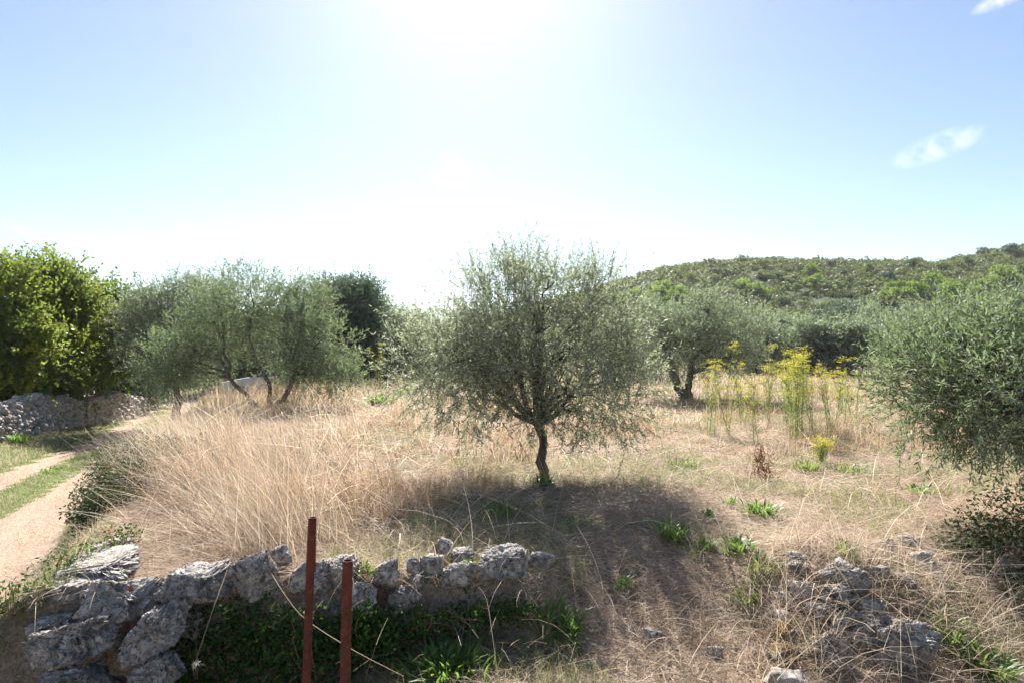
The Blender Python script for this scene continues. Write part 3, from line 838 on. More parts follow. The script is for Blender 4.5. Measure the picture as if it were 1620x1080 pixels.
# ------------------------------------------------------------------ white car
def car(loc, rz):
    root = empty('parked_car', loc, 'white car parked behind the tall dry grass, bonnet to the left', 'car')
    root.rotation_euler.z = rz
    Mw = plain_mat('white_car_paint', (.80, .80, .80), .25, 0, .5, .6)
    Mg = plain_mat('car_glass', (.03, .05, .045), .08, 0, .8)
    Mt = plain_mat('tyre_rubber', (.02, .02, .02), .8)
    Mr = plain_mat('wheel_rim', (.45, .45, .46), .35, .8)
    Ml = plain_mat('lamp_lens', (.6, .62, .65), .1, 0, .8)
    Mlr = plain_mat('red_lens', (.4, .02, .02), .2, 0, .6)
    # side profile along x (front = -x), lower body
    body = [(-2.1, .28), (-2.14, .55), (-2.05, .74), (-1.15, .92), (-.95, .95), (1.75, 1.0), (2.05, .92), (2.12, .6), (2.05, .28)]
    W = .86
    def prism(prof, w_low, w_top, y0=0, z0=None):
        prof = np.array(prof); zmin, zmax = prof[:, 1].min(), prof[:, 1].max()
        w = w_low + (w_top - w_low) * (prof[:, 1] - zmin) / (zmax - zmin)
        A = np.stack([prof[:, 0], w, prof[:, 1]], 1); B = A * np.array([1, -1, 1])
        n = len(prof); V = np.concatenate([A, B])
        q = [[i, (i + 1) % n, n + (i + 1) % n, n + i] for i in range(n)]
        return V, q, n
    def mk(name, prof, wl, wt_, mat, bevel=.05):
        V, q, n = prism(prof, wl, wt_)
        me = bpy.data.meshes.new(name)
        me.from_pydata([tuple(v) for v in V], [], [tuple(f) for f in q] + [tuple(range(n))[::-1], tuple(range(n, 2 * n))])
        me.materials.append(mat)
        o = bpy.data.objects.new(name, me); col.objects.link(o); o.parent = root
        bv = o.modifiers.new('bevel', 'BEVEL'); bv.width = bevel; bv.segments = 3; bv.limit_method = 'ANGLE'; bv.angle_limit = .5
        for p in me.polygons: p.use_smooth = True
        return o
    mk('body', body, .86, .80, Mw, .07)
    mk('cabin_glass', [(-.98, .94), (-.35, 1.40), (1.05, 1.42), (1.72, .99)], .78, .60, Mg, .03)
    mk('roof', [(-.42, 1.37), (-.25, 1.45), (.95, 1.47), (1.18, 1.40)], .62, .56, Mw, .03)
    for sx in (-1.35, 1.35):
        for sy in (-.80, .80):
            t = MB(); w = np.linspace(-.1, .1, 3)
            t.tube([(sx, sy + a, .31) for a in w], [.29, .31, .29], 20); t.build('wheel', Mt, root, True)
            r = MB(); r.tube([(sx, sy + (.1 if sy > 0 else -.12), .31), (sx, sy + (.12 if sy > 0 else -.1), .31)], [.19, .19], 16); r.build('rim', Mr, root)
    for sy in (-.6, .6):
        h = MB(); h.tube([(-2.02, sy, .66), (-2.12, sy, .64)], [.10, .09], 12); h.build('headlight', Ml, root)
        h = MB(); h.tube([(2.02, sy, .78), (2.11, sy, .76)], [.09, .08], 12); h.build('tail_light', Mlr, root)
    for sy in (-1, 1):
        m = MB(); m.tube([(-.7, sy * .82, 1.0), (-.72, sy * .98, 1.02)], [.05, .08], 8); m.build('side_mirror', Mw, root)
        for px in (-.15, .75):
            p = MB(); p.tube([(px, sy * .77, .98), (px + .12 * (1 if px > 0 else 0), sy * .62, 1.41)], [.03, .03], 6); p.build('window_pillar', Mw, root)
car((-.372 * 27, 27, -.62), math.radians(12))

# ------------------------------------------------------------------ stones
def ico(sub):
    import bmesh
    bm = bmesh.new(); bmesh.ops.create_icosphere(bm, subdivisions=sub, radius=1)
    V = np.array([v.co[:] for v in bm.verts]); F = np.array([[v.index for v in f.verts] for f in bm.faces])
    bm.free(); return V, F
ICO = {k: ico(k) for k in (2, 3, 4, 5, 6, 7)}

def rock_verts(size, seed, sub=5, boxy=.55, rough=.16, smoothness=0):
    V, F = ICO[sub]
    rng = np.random.default_rng(seed)
    n = unit(V)
    # superellipsoid cut by random planes gives broken blocky faces
    p = np.sign(n) * np.abs(n) ** boxy
    p = p / np.max(np.abs(p), axis=1, keepdims=True) * (1 - .25 * (1 - 1 / np.linalg.norm(p / np.max(np.abs(p), axis=1, keepdims=True), axis=1, keepdims=True)))
    p = .55 * p + .45 * n
    for _ in range(12):
        d = rdir(1, rng)[0]; lim = rng.uniform(.58, .88)
        t = p @ d; ex = np.clip(t - lim, 0, None); p = p - ex[:, None] * d * .85
    off = rng.random(3) * 50
    q = n * np.array(size) / max(size)
    f = fbm(q * 2.2 + off, 3, seed) - .5
    r = np.abs(fbm(q * 5 + off, 4, seed + 9, .6) - .5) * 2
    fj = np.abs(fbm(q * 24 + off, 3, seed + 29, .6) - .5) * 2
    fi = fbm(q * 13 + off, 4, seed + 19, .68) - .5
    k = 1 - smoothness
    disp = f * .62 + (.16 - r) * .42 * k + fi * .34 * k - np.clip(.16 - fj, 0, 1) * .45 * k
    p = p * (1 + disp[:, None])
    p = (p - (p.max(0) + p.min(0)) / 2) / ((p.max(0) - p.min(0)) / 2)
    return p * np.array(size), F

def euler_m(rx, ry, rz):
    from mathutils import Euler
    return np.array(Euler((rx, ry, rz)).to_matrix())

def rock(name, u, v, wpx, hpx, Y, label, seed, cat='stone', tilt=0, yaw=0, pitch=0, depth=.8, mat=None, group=None, sub=5, smoothness=0, boxy=.55):
    """a stone about wpx by hpx photograph pixels large, its middle at distance Y"""
    w = wpx / 2000 * Y; h = hpx / 2000 * Y
    size = (w * .98, w * depth, h)
    p, F = rock_verts(size, seed, sub, boxy=boxy, smoothness=smoothness)
    p = p @ euler_m(math.radians(pitch), math.radians(tilt), math.radians(yaw)).T
    mb = MB(); mb.tris(p, F)
    o = mb.build(name, mat or M_stone, smooth_shade=True)
    o.location = bx(u, v, Y)
    tag(o, label, cat, group)
    return o

GW = 'stones of the low front wall'
front = [
 # u, v, w, h, Y, label, tilt, pitch, depth, mat
 (182, 864, 74, 22, 4.42, 'small pale stone behind the flat corner slab, beside the track', 5, 0, .9, M_stone),
 (160, 900, 150, 42, 4.0, 'large flat pale slab capping the wall corner above the track', -3, 3, 1.3, M_stone),
 (194, 948, 130, 70, 3.62, 'thick grey block with an orange lichen spot under the corner slab', 6, 0, .7, M_stone),
 (112, 1014, 158, 66, 3.42, 'long grey stone tilted up to the right, lowest left of the corner', -17, 0, .6, M_stone_dark),
 (95, 990, 100, 44, 3.62, 'pale edged stone wedged behind the long tilted corner stone', -10, 0, .8, M_stone),
 (247, 1000, 128, 70, 3.48, 'knobbly grey stone leaning steeply right, in the middle of the corner', -38, 0, .6, M_stone_dark),
 (120, 1076, 130, 60, 3.36, 'grey stone cut off by the bottom edge, lower left of the corner', -8, 0, .7, M_stone_dark),
 (242, 1064, 104, 56, 3.40, 'weathered stone at the bottom edge, under the knobbly leaning stone', -22, 0, .7, M_stone_dark),
 (175, 1118, 190, 70, 3.5, 'buried base stone under the wall corner', 0, 0, .7, M_stone_dark),
 (312, 924, 126, 54, 3.72, 'wide pale rough stone right of the corner slab', -10, 5, .7, M_stone),
 (406, 914, 94, 76, 3.80, 'tall grey stone with a tiny orange plant, fourth from the corner', -8, 0, .6, M_stone),
 (449, 882, 36, 36, 4.12, 'small upright grey stone perched behind the front row', 0, 0, .7, M_stone_dark),
 (482, 914, 70, 42, 3.93, 'pale wedge shaped stone sloping up to the right behind the tall post', -24, 0, .7, M_stone),
 (515, 915, 52, 54, 3.98, 'light stone just right of the tall rusty post', -8, 0, .8, M_stone),
 (548, 906, 60, 50, 3.96, 'grey stone behind the top of the short rusty post', 4, 0, .8, M_stone),
 (577, 944, 46, 48, 3.84, 'stone below the row, right of the short rusty post', 0, 0, .8, M_stone_dark),
 (614, 908, 52, 58, 3.95, 'blocky pale stone narrowing downward, in the middle of the row', 14, 0, .7, M_stone),
 (656, 898, 26, 30, 3.98, 'tiny stone wedged left of the pair of round stones', 0, 0, .9, M_stone_dark),
 (663, 922, 24, 22, 3.86, 'tiny low stone hidden under the wedge stone', 0, 0, .9, M_stone_dark),
 (684, 898, 40, 38, 3.98, 'round grey stone left of the biggest round stone', 0, 0, .8, M_stone),
 (727, 912, 60, 48, 3.93, 'biggest round grey stone near the right end of the row', 4, 0, .8, M_stone),
 (703, 867, 32, 30, 4.22, 'small knob of stone sitting on top of the row', 0, 0, .9, M_stone),
 (731, 881, 42, 22, 4.12, 'flat stone behind the biggest round stone', 0, 0, .9, M_stone),
 (794, 893, 88, 50, 4.02, 'long low stone half sunk in dry grass, second from the right end', -6, 0, .7, M_stone),
 (300, 985, 60, 46, 3.78, 'dark stone set back in the wall face beside the knobbly leaning stone', 10, 0, .7, M_stone_dark),
 (196, 1012, 60, 46, 3.74, 'dark stone in the gap between the two leaning corner stones', 0, 0, .7, M_stone_dark),
 (545, 975, 60, 44, 3.95, 'shaded stone in the wall face between the two posts and the ivy', 0, 0, .7, M_stone_dark),
 (640, 950, 54, 40, 3.9, 'shaded stone in the wall face under the blocky pale stone', 0, 0, .7, M_stone_dark),
 (130, 955, 60, 40, 3.85, 'grey stone under the left end of the flat corner slab', 0, 0, .8, M_stone_dark),
 (858, 889, 46, 28, 4.05, 'small stone almost covered by dry grass at the right end of the row', 0, 0, .8, M_stone_dark)]
for k, (u, v, w, h, Y, lab, ti, pi_, de, mt) in enumerate(front):
    rock('limestone_block', u, v - (5 if k > 8 else 0), w, h, Y, lab, 600 + k, tilt=ti, pitch=pi_, depth=de, mat=mt, group=GW, sub=7 if w > 80 else (6 if w > 40 else 5), yaw=((k * 37) % 21) - 10)
# rubble heap on the right
GR = 'stones of the rubble heap'
rub = [
 (1329, 905, 72, 40, 'pale cratered stone on top of the right rubble heap', M_stone, 8),
 (1322, 938, 66, 38, 'dark shaded stone under the pale cratered one', M_rubble, 0),
 (1236, 944, 22, 18, 'tiny white pebble like stone at the left of the rubble heap', M_stone, 0),
 (1231, 972, 26, 16, 'flat small white stone left of the rubble heap', M_stone, 0),
 (1266, 932, 36, 28, 'small pale stone left of the dark shaded one', M_stone, 0),
 (1262, 897, 34, 20, 'grey stone flush with the grass at the upper left of the heap', M_rubble, 0),
 (1257, 880, 30, 16, 'low stone showing through the grass above the heap', M_stone, 0),
 (1350, 988, 92, 46, 'broad stone in the middle of the rubble heap', M_rubble, 5),
 (1420, 1020, 78, 92, 'largest dark rock of the heap, leaning at its right end', M_rubble, 35),
 (1232, 1003, 40, 34, 'ochre mossy stone at the left foot of the heap', M_stone_moss, 0),
 (1232, 1034, 42, 36, 'second ochre mossy stone, just above the smooth boulder', M_stone_moss, 0),
 (1312, 1030, 62, 62, 'grey stone buried in dry stems at the foot of the heap', M_rubble, 0),
 (1372, 956, 46, 26, 'mid grey stone right of the dark shaded one', M_stone, 0),
 (1398, 860, 26, 20, 'small knobbly stone at the left tip of the brambles', M_stone, 0),
 (1434, 855, 28, 16, 'flat dark stone just left of the brambles', M_rubble, 0),
 (1453, 884, 32, 28, 'dark round stone poking out of the brambles', M_rubble, 0),
 (1472, 902, 34, 30, 'grey stone under the bramble leaves', M_stone, 0),
 (1428, 918, 32, 22, 'brownish stone between the heap and the brambles', M_rubble, 0),
 (1387, 903, 32, 20, 'low grey stone right of the pale cratered one', M_stone, 0),
 (1290, 965, 40, 26, 'small broken stone in the centre left of the heap', M_rubble, 0),
 (1395, 985, 36, 28, 'grey stone above the largest dark rock', M_stone, 0)]
for k, (u, v, w, h, lab, mt, ti) in enumerate(rub):
    g = at(u, v + h * .25)
    rock('rubble_stone', u, v, w * 1.15, h * 1.2, g.y, lab, 700 + k, tilt=ti, depth=.8, mat=mt, group=GR, sub=6 if w > 50 else 5, yaw=(k * 53) % 60 - 30)
rock('smooth_boulder', 1245, 1078, 84, 52, 3.35, 'smooth pale boulder cut off by the bottom edge', 760, cat='boulder', mat=M_boulder, smoothness=.9, depth=.7, tilt=6, boxy=.9)
rock('earth_stone', 1030, 1000, 34, 20, at(1030, 1004).y, 'small half buried stone on the slope of the gateway', 761, mat=M_stone_dark, sub=4)
rock('earth_stone', 1128, 1028, 26, 22, at(1128, 1032).y, 'small dark stone in the grass left of the mossy stones', 762, mat=M_stone_dark, sub=4)

# far dry stone wall along the track
rng = np.random.default_rng(55)
mb = MB()
V3, F3 = ICO[2]
ys_ = 9.5
wallpts = []
while ys_ < 23.5:
    x0 = float(wallX(ys_)); gz = zt1(x0 + .35, ys_)
    H = .78 + .08 * math.sin(ys_ * 1.3) + .05 * math.sin(ys_ * 3.7) - .12 * float(smooth(18, 24, np.array(ys_)))
    z = -.08
    while z < H:
        h = rng.uniform(.06, .125) * (1.15 if z > H - .15 else 1)
        for dx, th in ((.22 - .10 * z, 1), (-.22 + .10 * z, 1), (0, 1)) if z > H - .25 else ((.24 - .12 * z, 1), (-.24 + .1 * z, 1)):
            sz = np.array([rng.uniform(.09, .14), rng.uniform(.06, .14), h * .62])
            n = unit(V3); p = .5 * n + .5 * np.sign(n) * np.abs(n) ** .5
            p = p * (1 + (fbm(n * 1.8 + rng.random(3) * 90, 3, int(rng.integers(999)))[:, None] - .5) * .75) * sz
            p = p @ euler_m(rng.normal() * .18, rng.normal() * .25, rng.normal() * .5).T
            c = np.array([x0 + dx + rng.normal() * .025, ys_ + rng.normal() * .04, gz + z + h * .5])
            mb.tris(p + c, F3)
        z += h
    ys_ += rng.uniform(.11, .19)
yy = np.linspace(9.3, 23.6, 40); xx = wallX(yy)
zz = zt(xx + .35, yy)
A = np.stack([xx + .17, yy, zz - .1], 1); B = np.stack([xx + .12, yy, zz + .62], 1); Cc = np.stack([xx - .12, yy, zz + .62], 1); Dd = np.stack([xx - .17, yy, zz - .1], 1)
VV = np.concatenate([A, B, Cc, Dd]); n = 40; i = np.arange(n - 1)
mb.quads(VV, np.concatenate([np.stack([i + k * n, i + 1 + k * n, i + 1 + (k + 1) * n, i + (k + 1) * n], 1) for k in range(3)]))
tag(mb.build('dry_stone_wall', M_wall), 'low grey dry stone wall running along the left side of the track', 'stone wall')

# ------------------------------------------------------------------ rusty posts
def post(u, v, ub, Y, dia, label, seed):
    rng = np.random.default_rng(seed)
    top = np.array(bx(u, v, Y)); slope = ((ub - u) / 1000 * Y) / ((1080 - v) / 1000 * Y)
    zb = zt1(top[0], top[1]) - .25
    H = top[2] - zb
    root = empty('rusty_pipe_post', (top[0] + slope * H, Y, zb), label, 'post', 'rusty pipe posts')
    n = 60; f = np.linspace(0, 1, n)
    pts = np.stack([-slope * H * f + .004 * np.sin(f * 5), 0 * f, H * f], 1)
    sides = 24; th = np.arange(sides) / sides * 2 * np.pi
    r = dia / 2; mb = MB()
    wob = 1 + .035 * (vnoise(np.stack([np.repeat(f, sides) * H * 45, np.tile(np.cos(th), n) * 2, np.tile(np.sin(th), n) * 2], 1), seed) - .5)
    ring = np.stack([np.cos(th), np.sin(th), 0 * th], 1)
    V = (pts[:, None] + ring[None] * r * wob.reshape(n, sides, 1)).reshape(-1, 3)
    ri = r * .82
    Vi = pts[-1] + ring * ri; Vd = pts[-1] + ring * ri - np.array([0, 0, .25])
    allv = np.concatenate([V, Vi, Vd]); i = np.arange(n - 1)[:, None] * sides; j = np.arange(sides)[None]
    q = np.stack([i + j, i + (j + 1) % sides, i + sides + (j + 1) % sides, i + sides + j], -1).reshape(-1, 4)
    e = (n - 1) * sides; jj = np.arange(sides); k2 = (jj + 1) % sides
    q = np.concatenate([q, np.stack([e + jj, e + k2, e + sides + k2, e + sides + jj], 1), np.stack([e + sides + jj, e + sides + k2, e + 2 * sides + k2, e + 2 * sides + jj], 1)])
    mb.quads(allv, q)
    mb.build('pipe', M_rust, root)
    return root
post(497, 817, 486, 2.95, .038, 'tall rusty red pipe post, the left and higher of the two', 1)
post(553, 884, 548, 2.62, .042, 'short rusty red pipe post with an open top, the right and lower of the two', 2)

# ------------------------------------------------------------------ grass
def blades(mb, P, az, e0, e1, L, W, seg, rng, a=None):
    """curved ribbons: az heading, e0 / e1 elevation angle at root / tip"""
    n = len(P)
    if n == 0: return
    h = np.stack([np.cos(az), np.sin(az), 0 * az], 1)
    s = unit(np.stack([-np.sin(az), np.cos(az), 0 * az], 1) + rng.normal(size=(n, 3)) * .45)
    pts = [P]; p = P
    for k in range(seg):
        e = e0 + (e1 - e0) * (k + .5) / seg
        p = p + (h * np.cos(e)[:, None] + np.array([0, 0, 1.0]) * np.sin(e)[:, None]) * (L / seg)[:, None]
        pts.append(p)
    rows = []
    for k, q in enumerate(pts):
        w = (W * (1 - .8 * k / seg) * .5)[:, None]
        rows += [q - s * w, q + s * w]
    V = np.stack(rows, 1).reshape(-1, 3); b = np.arange(n)[:, None] * (2 * (seg + 1))
    q = np.concatenate([b + np.array([[2 * k, 2 * k + 1, 2 * k + 3, 2 * k + 2]]) for k in range(seg)])
    v = rng.random(n) if a is None else a
    mb.quads(V, q, np.tile(v, seg))

def scatter(n, y0, y1, rng, ulo=-.86, uhi=.9):
    Y = np.sqrt(rng.uniform(y0 ** 2, y1 ** 2, n)); X = rng.uniform(ulo, uhi, n) * Y
    return X, Y

def is_field(x, y):
    e = edgeX(y)
    return x > e + .0

rng = np.random.default_rng(123)
thatch, tall, rtall, green = MB(), MB(), MB(), MB()
def tallness(x, y):
    """height of standing dry grass in the field"""
    e = edgeX(y)
    A = smooth(4.45, 5.2, y + .25 * (n2(x, y, .6, 61) - .5)) * smooth(e + .35 + .5 * smooth(8, 10, y), e + .7 + .9 * smooth(8, 10, y), x) * (1 - smooth(-1.35, -.7, x + .08 * (y - 5))) * (1 - smooth(10, 14, y))
    mid = smooth(6.6, 8.5, y) * (1 - smooth(.6, 1.6, x - .12 * (y - 7)))*.38
    right = smooth(7.4, 9.5, y + 1.2 * (n2(x, y, 2.2, 63) - .5)) * smooth(.4, 1.3, x) * .34
    near = smooth(5.0, 6.3, y) * (1 - smooth(-.7, .4, x)) * .30
    far = 1 + .35 * smooth(10, 13, y) * smooth(-3.5, -5.5, x)
    return far * (.30 + .9 * smooth(.38, .60, n2(x, y, 1.1, 67, 2))) * np.maximum.reduce([A * .72 * (.5 + 1.0 * n2(x, y, .8, 66)), mid, right, near])

for (y0, y1, dens, wscale) in [(2.7, 5.2, 3400, 1.0), (5.2, 8, 2100, 1.35), (8, 13, 900, 2.0), (13, 22, 300, 3.4), (22, 48, 70, 6.5)]:
    area = 1.76 / 2 * (y1 ** 2 - y0 ** 2)
    n = int(area * dens)
    X, Y = scatter(n, y0, y1, rng)
    fld = is_field(X, Y) | (Y < 4.0)
    bank = (~fld) & (X > pathR(Y) + .12)
    hside = (X < pathR(Y) - 2.15) & (X > wallX(Y))
    Z = zt(X, Y)
    c1 = n2(X, Y, .45, 41); c2 = n2(X, Y, 1.6, 42)
    # lying thatch
    m = fld & (c1 + .4 * rng.random(n) > .40) & (rng.random(n) < (.75 if y0 < 12 else .35))
    k = int(m.sum()); P = np.stack([X[m], Y[m], Z[m] + rng.uniform(0, .045, k)], 1)
    e0 = rng.uniform(-.05, .5, k); L = rng.uniform(.06, .26, k) * (1 + .35 * (wscale - 1) * .5)
    blades(thatch, P, rng.random(k) * 6.283, e0, e0 - rng.uniform(0, .6, k), L, rng.uniform(.0016, .0042, k) * wscale, 2, rng,
           a=np.clip(.12 + .5 * c1[m] + rng.normal(0, .22, k), 0, 1))
    # standing straw
    T = tallness(X, Y)
    m = fld & (T > .05) & (rng.random(n) < .36 * (.25 + 1.2 * c2) * (.25 + 1.5 * smooth(.42, .58, n2(X, Y, .28 if y0 < 8 else .6, 48, 2)))) & (Y > 4.2)
    k = int(m.sum()); t = T[m]
    A_zone = (X[m] < -.9) & (Y[m] < 13)
    az = np.where(A_zone, np.radians(rng.normal(188, 60, k)), rng.random(k) * 6.283)
    e0 = np.where(A_zone, rng.normal(1.0, .42, k), rng.normal(1.1, .5, k)) + .5 * (n2(X[m], Y[m], .5, 49, 2) - .5)
    e1 = np.where(A_zone, e0 - np.abs(rng.normal(.75, .38, k)), e0 - np.abs(rng.normal(.35, .35, k)))
    L = t * rng.uniform(.55, 1.35, k)
    P = np.stack([X[m], Y[m], Z[m] - .01], 1)
    w = rng.uniform(.0024, .0058, k) * wscale
    red = n2(X[m], Y[m], 1.1, 44) + rng.normal(0, .06, k) > np.where(A_zone, .53, .47)
    for mask, tgt in ((~red, tall), (red, rtall)):
        blades(tgt, P[mask], az[mask], e0[mask], e1[mask], L[mask], w[mask], 3, rng, a=np.clip(rng.normal(.5, .33, int(mask.sum())), 0, 1))
    # green and grey green blades
    gz = n2(X, Y, 1.0, 47)
    gthr = np.where(fld, .56 - .07 * smooth(6, 8, Y) - .11 * (Y < 6.2) * (X > -.9) * (X < 1.3), .30)
    m = (fld | bank | hside) & (gz > gthr) & (rng.random(n) < .42)
    k = int(m.sum()); P = np.stack([X[m], Y[m], Z[m] - .005], 1)
    e0 = rng.normal(1.1, .35, k)
    blades(green, P, rng.random(k) * 6.283, e0, e0 - rng.uniform(.2, .9, k), rng.uniform(.05, .17, k) * np.where(fld[m], 1.1, .8), rng.uniform(.002, .0045, k) * wscale, 2, rng)
    # dry short grass on bank and left verge
    m = (bank | hside) & (rng.random(n) < .4) & (Y < 30)
    k = int(m.sum()); P = np.stack([X[m], Y[m], Z[m]], 1)
    e0 = rng.normal(.8, .45, k)
    blades(thatch, P, rng.random(k) * 6.283, e0, e0 - rng.uniform(.2, .9, k), rng.uniform(.06, .20, k), rng.uniform(.0018, .0042, k) * wscale, 2, rng)
# short turf on the track's middle strip and verges
for (y0, y1, dens, ws) in [(4.5, 9, 2600, 1.3), (9, 16, 1100, 2.2), (16, 26, 300, 4)]:
    nn = int((y1 - y0) * 4.2 * dens)
    Y = rng.uniform(y0, y1, nn); lt = rng.uniform(-.8, 3.4, nn); X = pathR(Y) - lt
    wg = .10 * (n2(X, Y, .35, 31) - .5) + .22 * (n2(X, Y, 1.3, 32) - .5); l2 = lt + wg
    inr = ((l2 > -.02) & (l2 < .76)) | ((l2 > 1.50) & (l2 < 2.02))
    g = n2(X, Y, .5, 33)
    vis = np.abs(X) < .86 * Y
    m = vis & np.where(inr, (rng.random(nn) < .22 * (g > .36)), (g + .25 * rng.random(nn) > .42))
    k = int(m.sum()); P = np.stack([X[m], Y[m], zt(X[m], Y[m])], 1)
    e0 = rng.normal(1.0, .4, k)
    dry = rng.random(k) < .32 + .45 * (lt[m] > 2.3) + .6 * inr[m]
    for mask, tgt in ((~dry, green), (dry, thatch)):
        q = int(mask.sum())
        blades(tgt, P[mask], rng.random(q) * 6.283, e0[mask], e0[mask] - rng.uniform(.2, .9, q), rng.uniform(.025, .075, q), rng.uniform(.002, .0042, q) * ws, 2, rng)
tag(thatch.build('dry_thatch', M_straw), 'pale lying dry grass matted over the whole field', 'dry grass', kind='stuff')
tag(tall.build('tall_straw', M_straw), 'tall pale straw standing and leaning left across the field', 'dry grass', kind='stuff')
tag(rtall.build('brown_grass', M_rstraw), 'reddish brown standing dry grass mixed through the field', 'dry grass', kind='stuff')
tag(green.build('green_grass', M_ggrass), 'short green grass on the track and in patches of the field', 'grass', kind='stuff')

# dense leaning tussocks at the terrace edge: long pale stalks
mb = MB()
def tussock(x, y, n, Lr, az, saz, spread, e=(1.0, .3)):
    n = int(n * .6)
    P = np.stack([rng.normal(x, spread, n), rng.normal(y, spread, n), np.zeros(n)], 1); P[:, 2] = zt(P[:, 0], P[:, 1]) - .02
    e0 = rng.normal(e[0], .35, n)
    blades(mb, P, np.radians(rng.normal(az, saz * 1.7, n)), e0, e0 - np.abs(rng.normal(e[1], .45, n)), rng.uniform(*Lr, n), rng.uniform(.0026, .0062, n), 4, rng,
           a=np.clip(rng.normal(.58, .3, n), 0, 1))
for (u, v, n, lr, az) in [(445, 862, 1100, (.35, .85), 165), (400, 830, 700, (.4, .95), 178), (360, 790, 800, (.4, 1.0), 185), (320, 760, 800, (.4, 1.05), 188), (300, 730, 700, (.4, 1.05), 190),
                     (480, 820, 600, (.35, .8), 170), (430, 780, 700, (.4, .95), 182), (520, 860, 350, (.2, .5), 150), (380, 745, 600, (.4, 1.), 188), (290, 700, 500, (.35, .8), 190), (290, 770, 500, (.4, .95), 186), (262, 760, 350, (.4, .9), 190), (285, 735, 500, (.35, .8), 190), (290, 715, 400, (.35, .78), 190), (280, 690, 300, (.35, .78), 190), (265, 740, 500, (.35, .78), 190),
                     (350, 710, 500, (.35, .8), 185), (450, 730, 500, (.4, .9), 180), (330, 680, 300, (.35, .8), 186)]:
    b = at(u, v)
    tussock(b.x, b.y, n, lr, az, 24, .10 + .022 * b.y)
for (y0, y1, n) in [(4.3, 7, 900), (7, 12, 1000), (12, 20, 500)]:
    X, Y = scatter(n * 3, y0, y1, rng, -.62, .75)
    m = is_field(X, Y) & (rng.random(n * 3) < .3 + .5 * (X < 0)); X, Y = X[m], Y[m]; k = len(X)
    T = tallness(X, Y)
    blades(mb, np.stack([X, Y, zt(X, Y) + rng.uniform(0, .75, k) * T], 1), rng.random(k) * 6.283, rng.normal(.3, .45, k), rng.normal(.1, .4, k), rng.uniform(.25, .9, k), rng.uniform(.003, .0065, k) * (y0 / 4.3) ** .6, 4, rng,
           a=np.clip(rng.normal(.85, .15, k), 0, 1))
tag(mb.build('leaning_straw', M_straw), 'mass of long pale straw stalks leaning left over the track bank', 'dry grass', kind='stuff')

# single long dry stalks
def stalk(pts, r, label, head=False):
    pts = [np.array(bx(*p)) for p in pts]
    o = pts[0].copy()
    t = np.linspace(0, 1, 14); P = np.array(pts) - o
    s = np.linspace(0, 1, len(P)); C = np.stack([np.interp(t, s, P[:, k]) for k in range(3)], 1)
    C[1:-1] = (C[:-2] + 2 * C[1:-1] + C[2:]) / 4
    root = empty('dry_stalk', tuple(o), label, 'dry stalk', 'long loose dry stalks')
    mb = MB(); mb.tube(C, np.linspace(r, r * .45, 14), 6); mb.build('stem', M_straw, root, True)
    if head:
        h = MB(); n = 26; P2 = C[-1] + rng.normal(size=(n, 3)) * .008
        leaves(h, P2, unit(rng.normal(size=(n, 3)) + unit(C[-1] - C[-3]) * 1.5), .035, .006, rng, a=.85)
        h.build('seed_head', M_straw, root)
stalk([(378, 832, 4.1), (365, 890, 3.8), (340, 960, 3.5), (313, 1042, 3.35)], .0032, 'long pale stalk bending down over the ivy to the bottom, left of the posts', True)
stalk([(425, 895, 3.75), (450, 935, 3.6), (480, 975, 3.5), (560, 1025, 3.3), (640, 1065, 3.2)], .003, 'pale stalk crossing behind both rusty posts downward to the right')
stalk([(322, 755, 4.3), (300, 810, 4.3), (268, 862, 4.25)], .0026, 'thin stalk leaning over the stones above the corner, upper one')
stalk([(352, 788, 4.3), (330, 840, 4.2), (303, 885, 4.1)], .0026, 'thin stalk leaning over the wide pale stone')
stalk([(170, 803, 5.0), (260, 810, 4.6), (380, 828, 4.4)], .0024, 'thin stalk lying level above the corner slab')
stalk([(560, 760, 5.2), (640, 830, 4.7), (690, 868, 4.3), (742, 893, 4.0)], .0026, 'long stalk slanting down onto the round stones')
stalk([(445, 690, 8.2), (443, 650, 8.2), (438, 615, 8.2)], .006, 'thick pale broken stalk standing upright in the straw, left of centre')
stalk([(425, 708, 7.8), (460, 700, 7.6), (490, 684, 7.7)], .005, 'short broken stalk lying across the straw beside the upright one')
stalk([(880, 880, 4.2), (925, 925, 4.0), (945, 960, 3.9), (1000, 985, 3.8)], .0024, 'long dry stalk on the shaded slope right of the wall')
stalk([(700, 880, 3.9), (770, 935, 3.8), (790, 1080, 3.2)], .0022, 'fine dry stem hanging down from the wall end to the bottom')
stalk([(1395, 880, 4.4), (1425, 930, 4.1), (1440, 965, 4.0)], .0026, 'pale stem standing between the rubble and the brambles')
stalk([(1552, 865, 4.3), (1551, 905, 4.2)], .003, 'short upright pale stalk in front of the brambles')
stalk([(545, 640, 9), (548, 665, 9), (552, 690, 9)], .005, 'upright pale stalk left of the central tree')

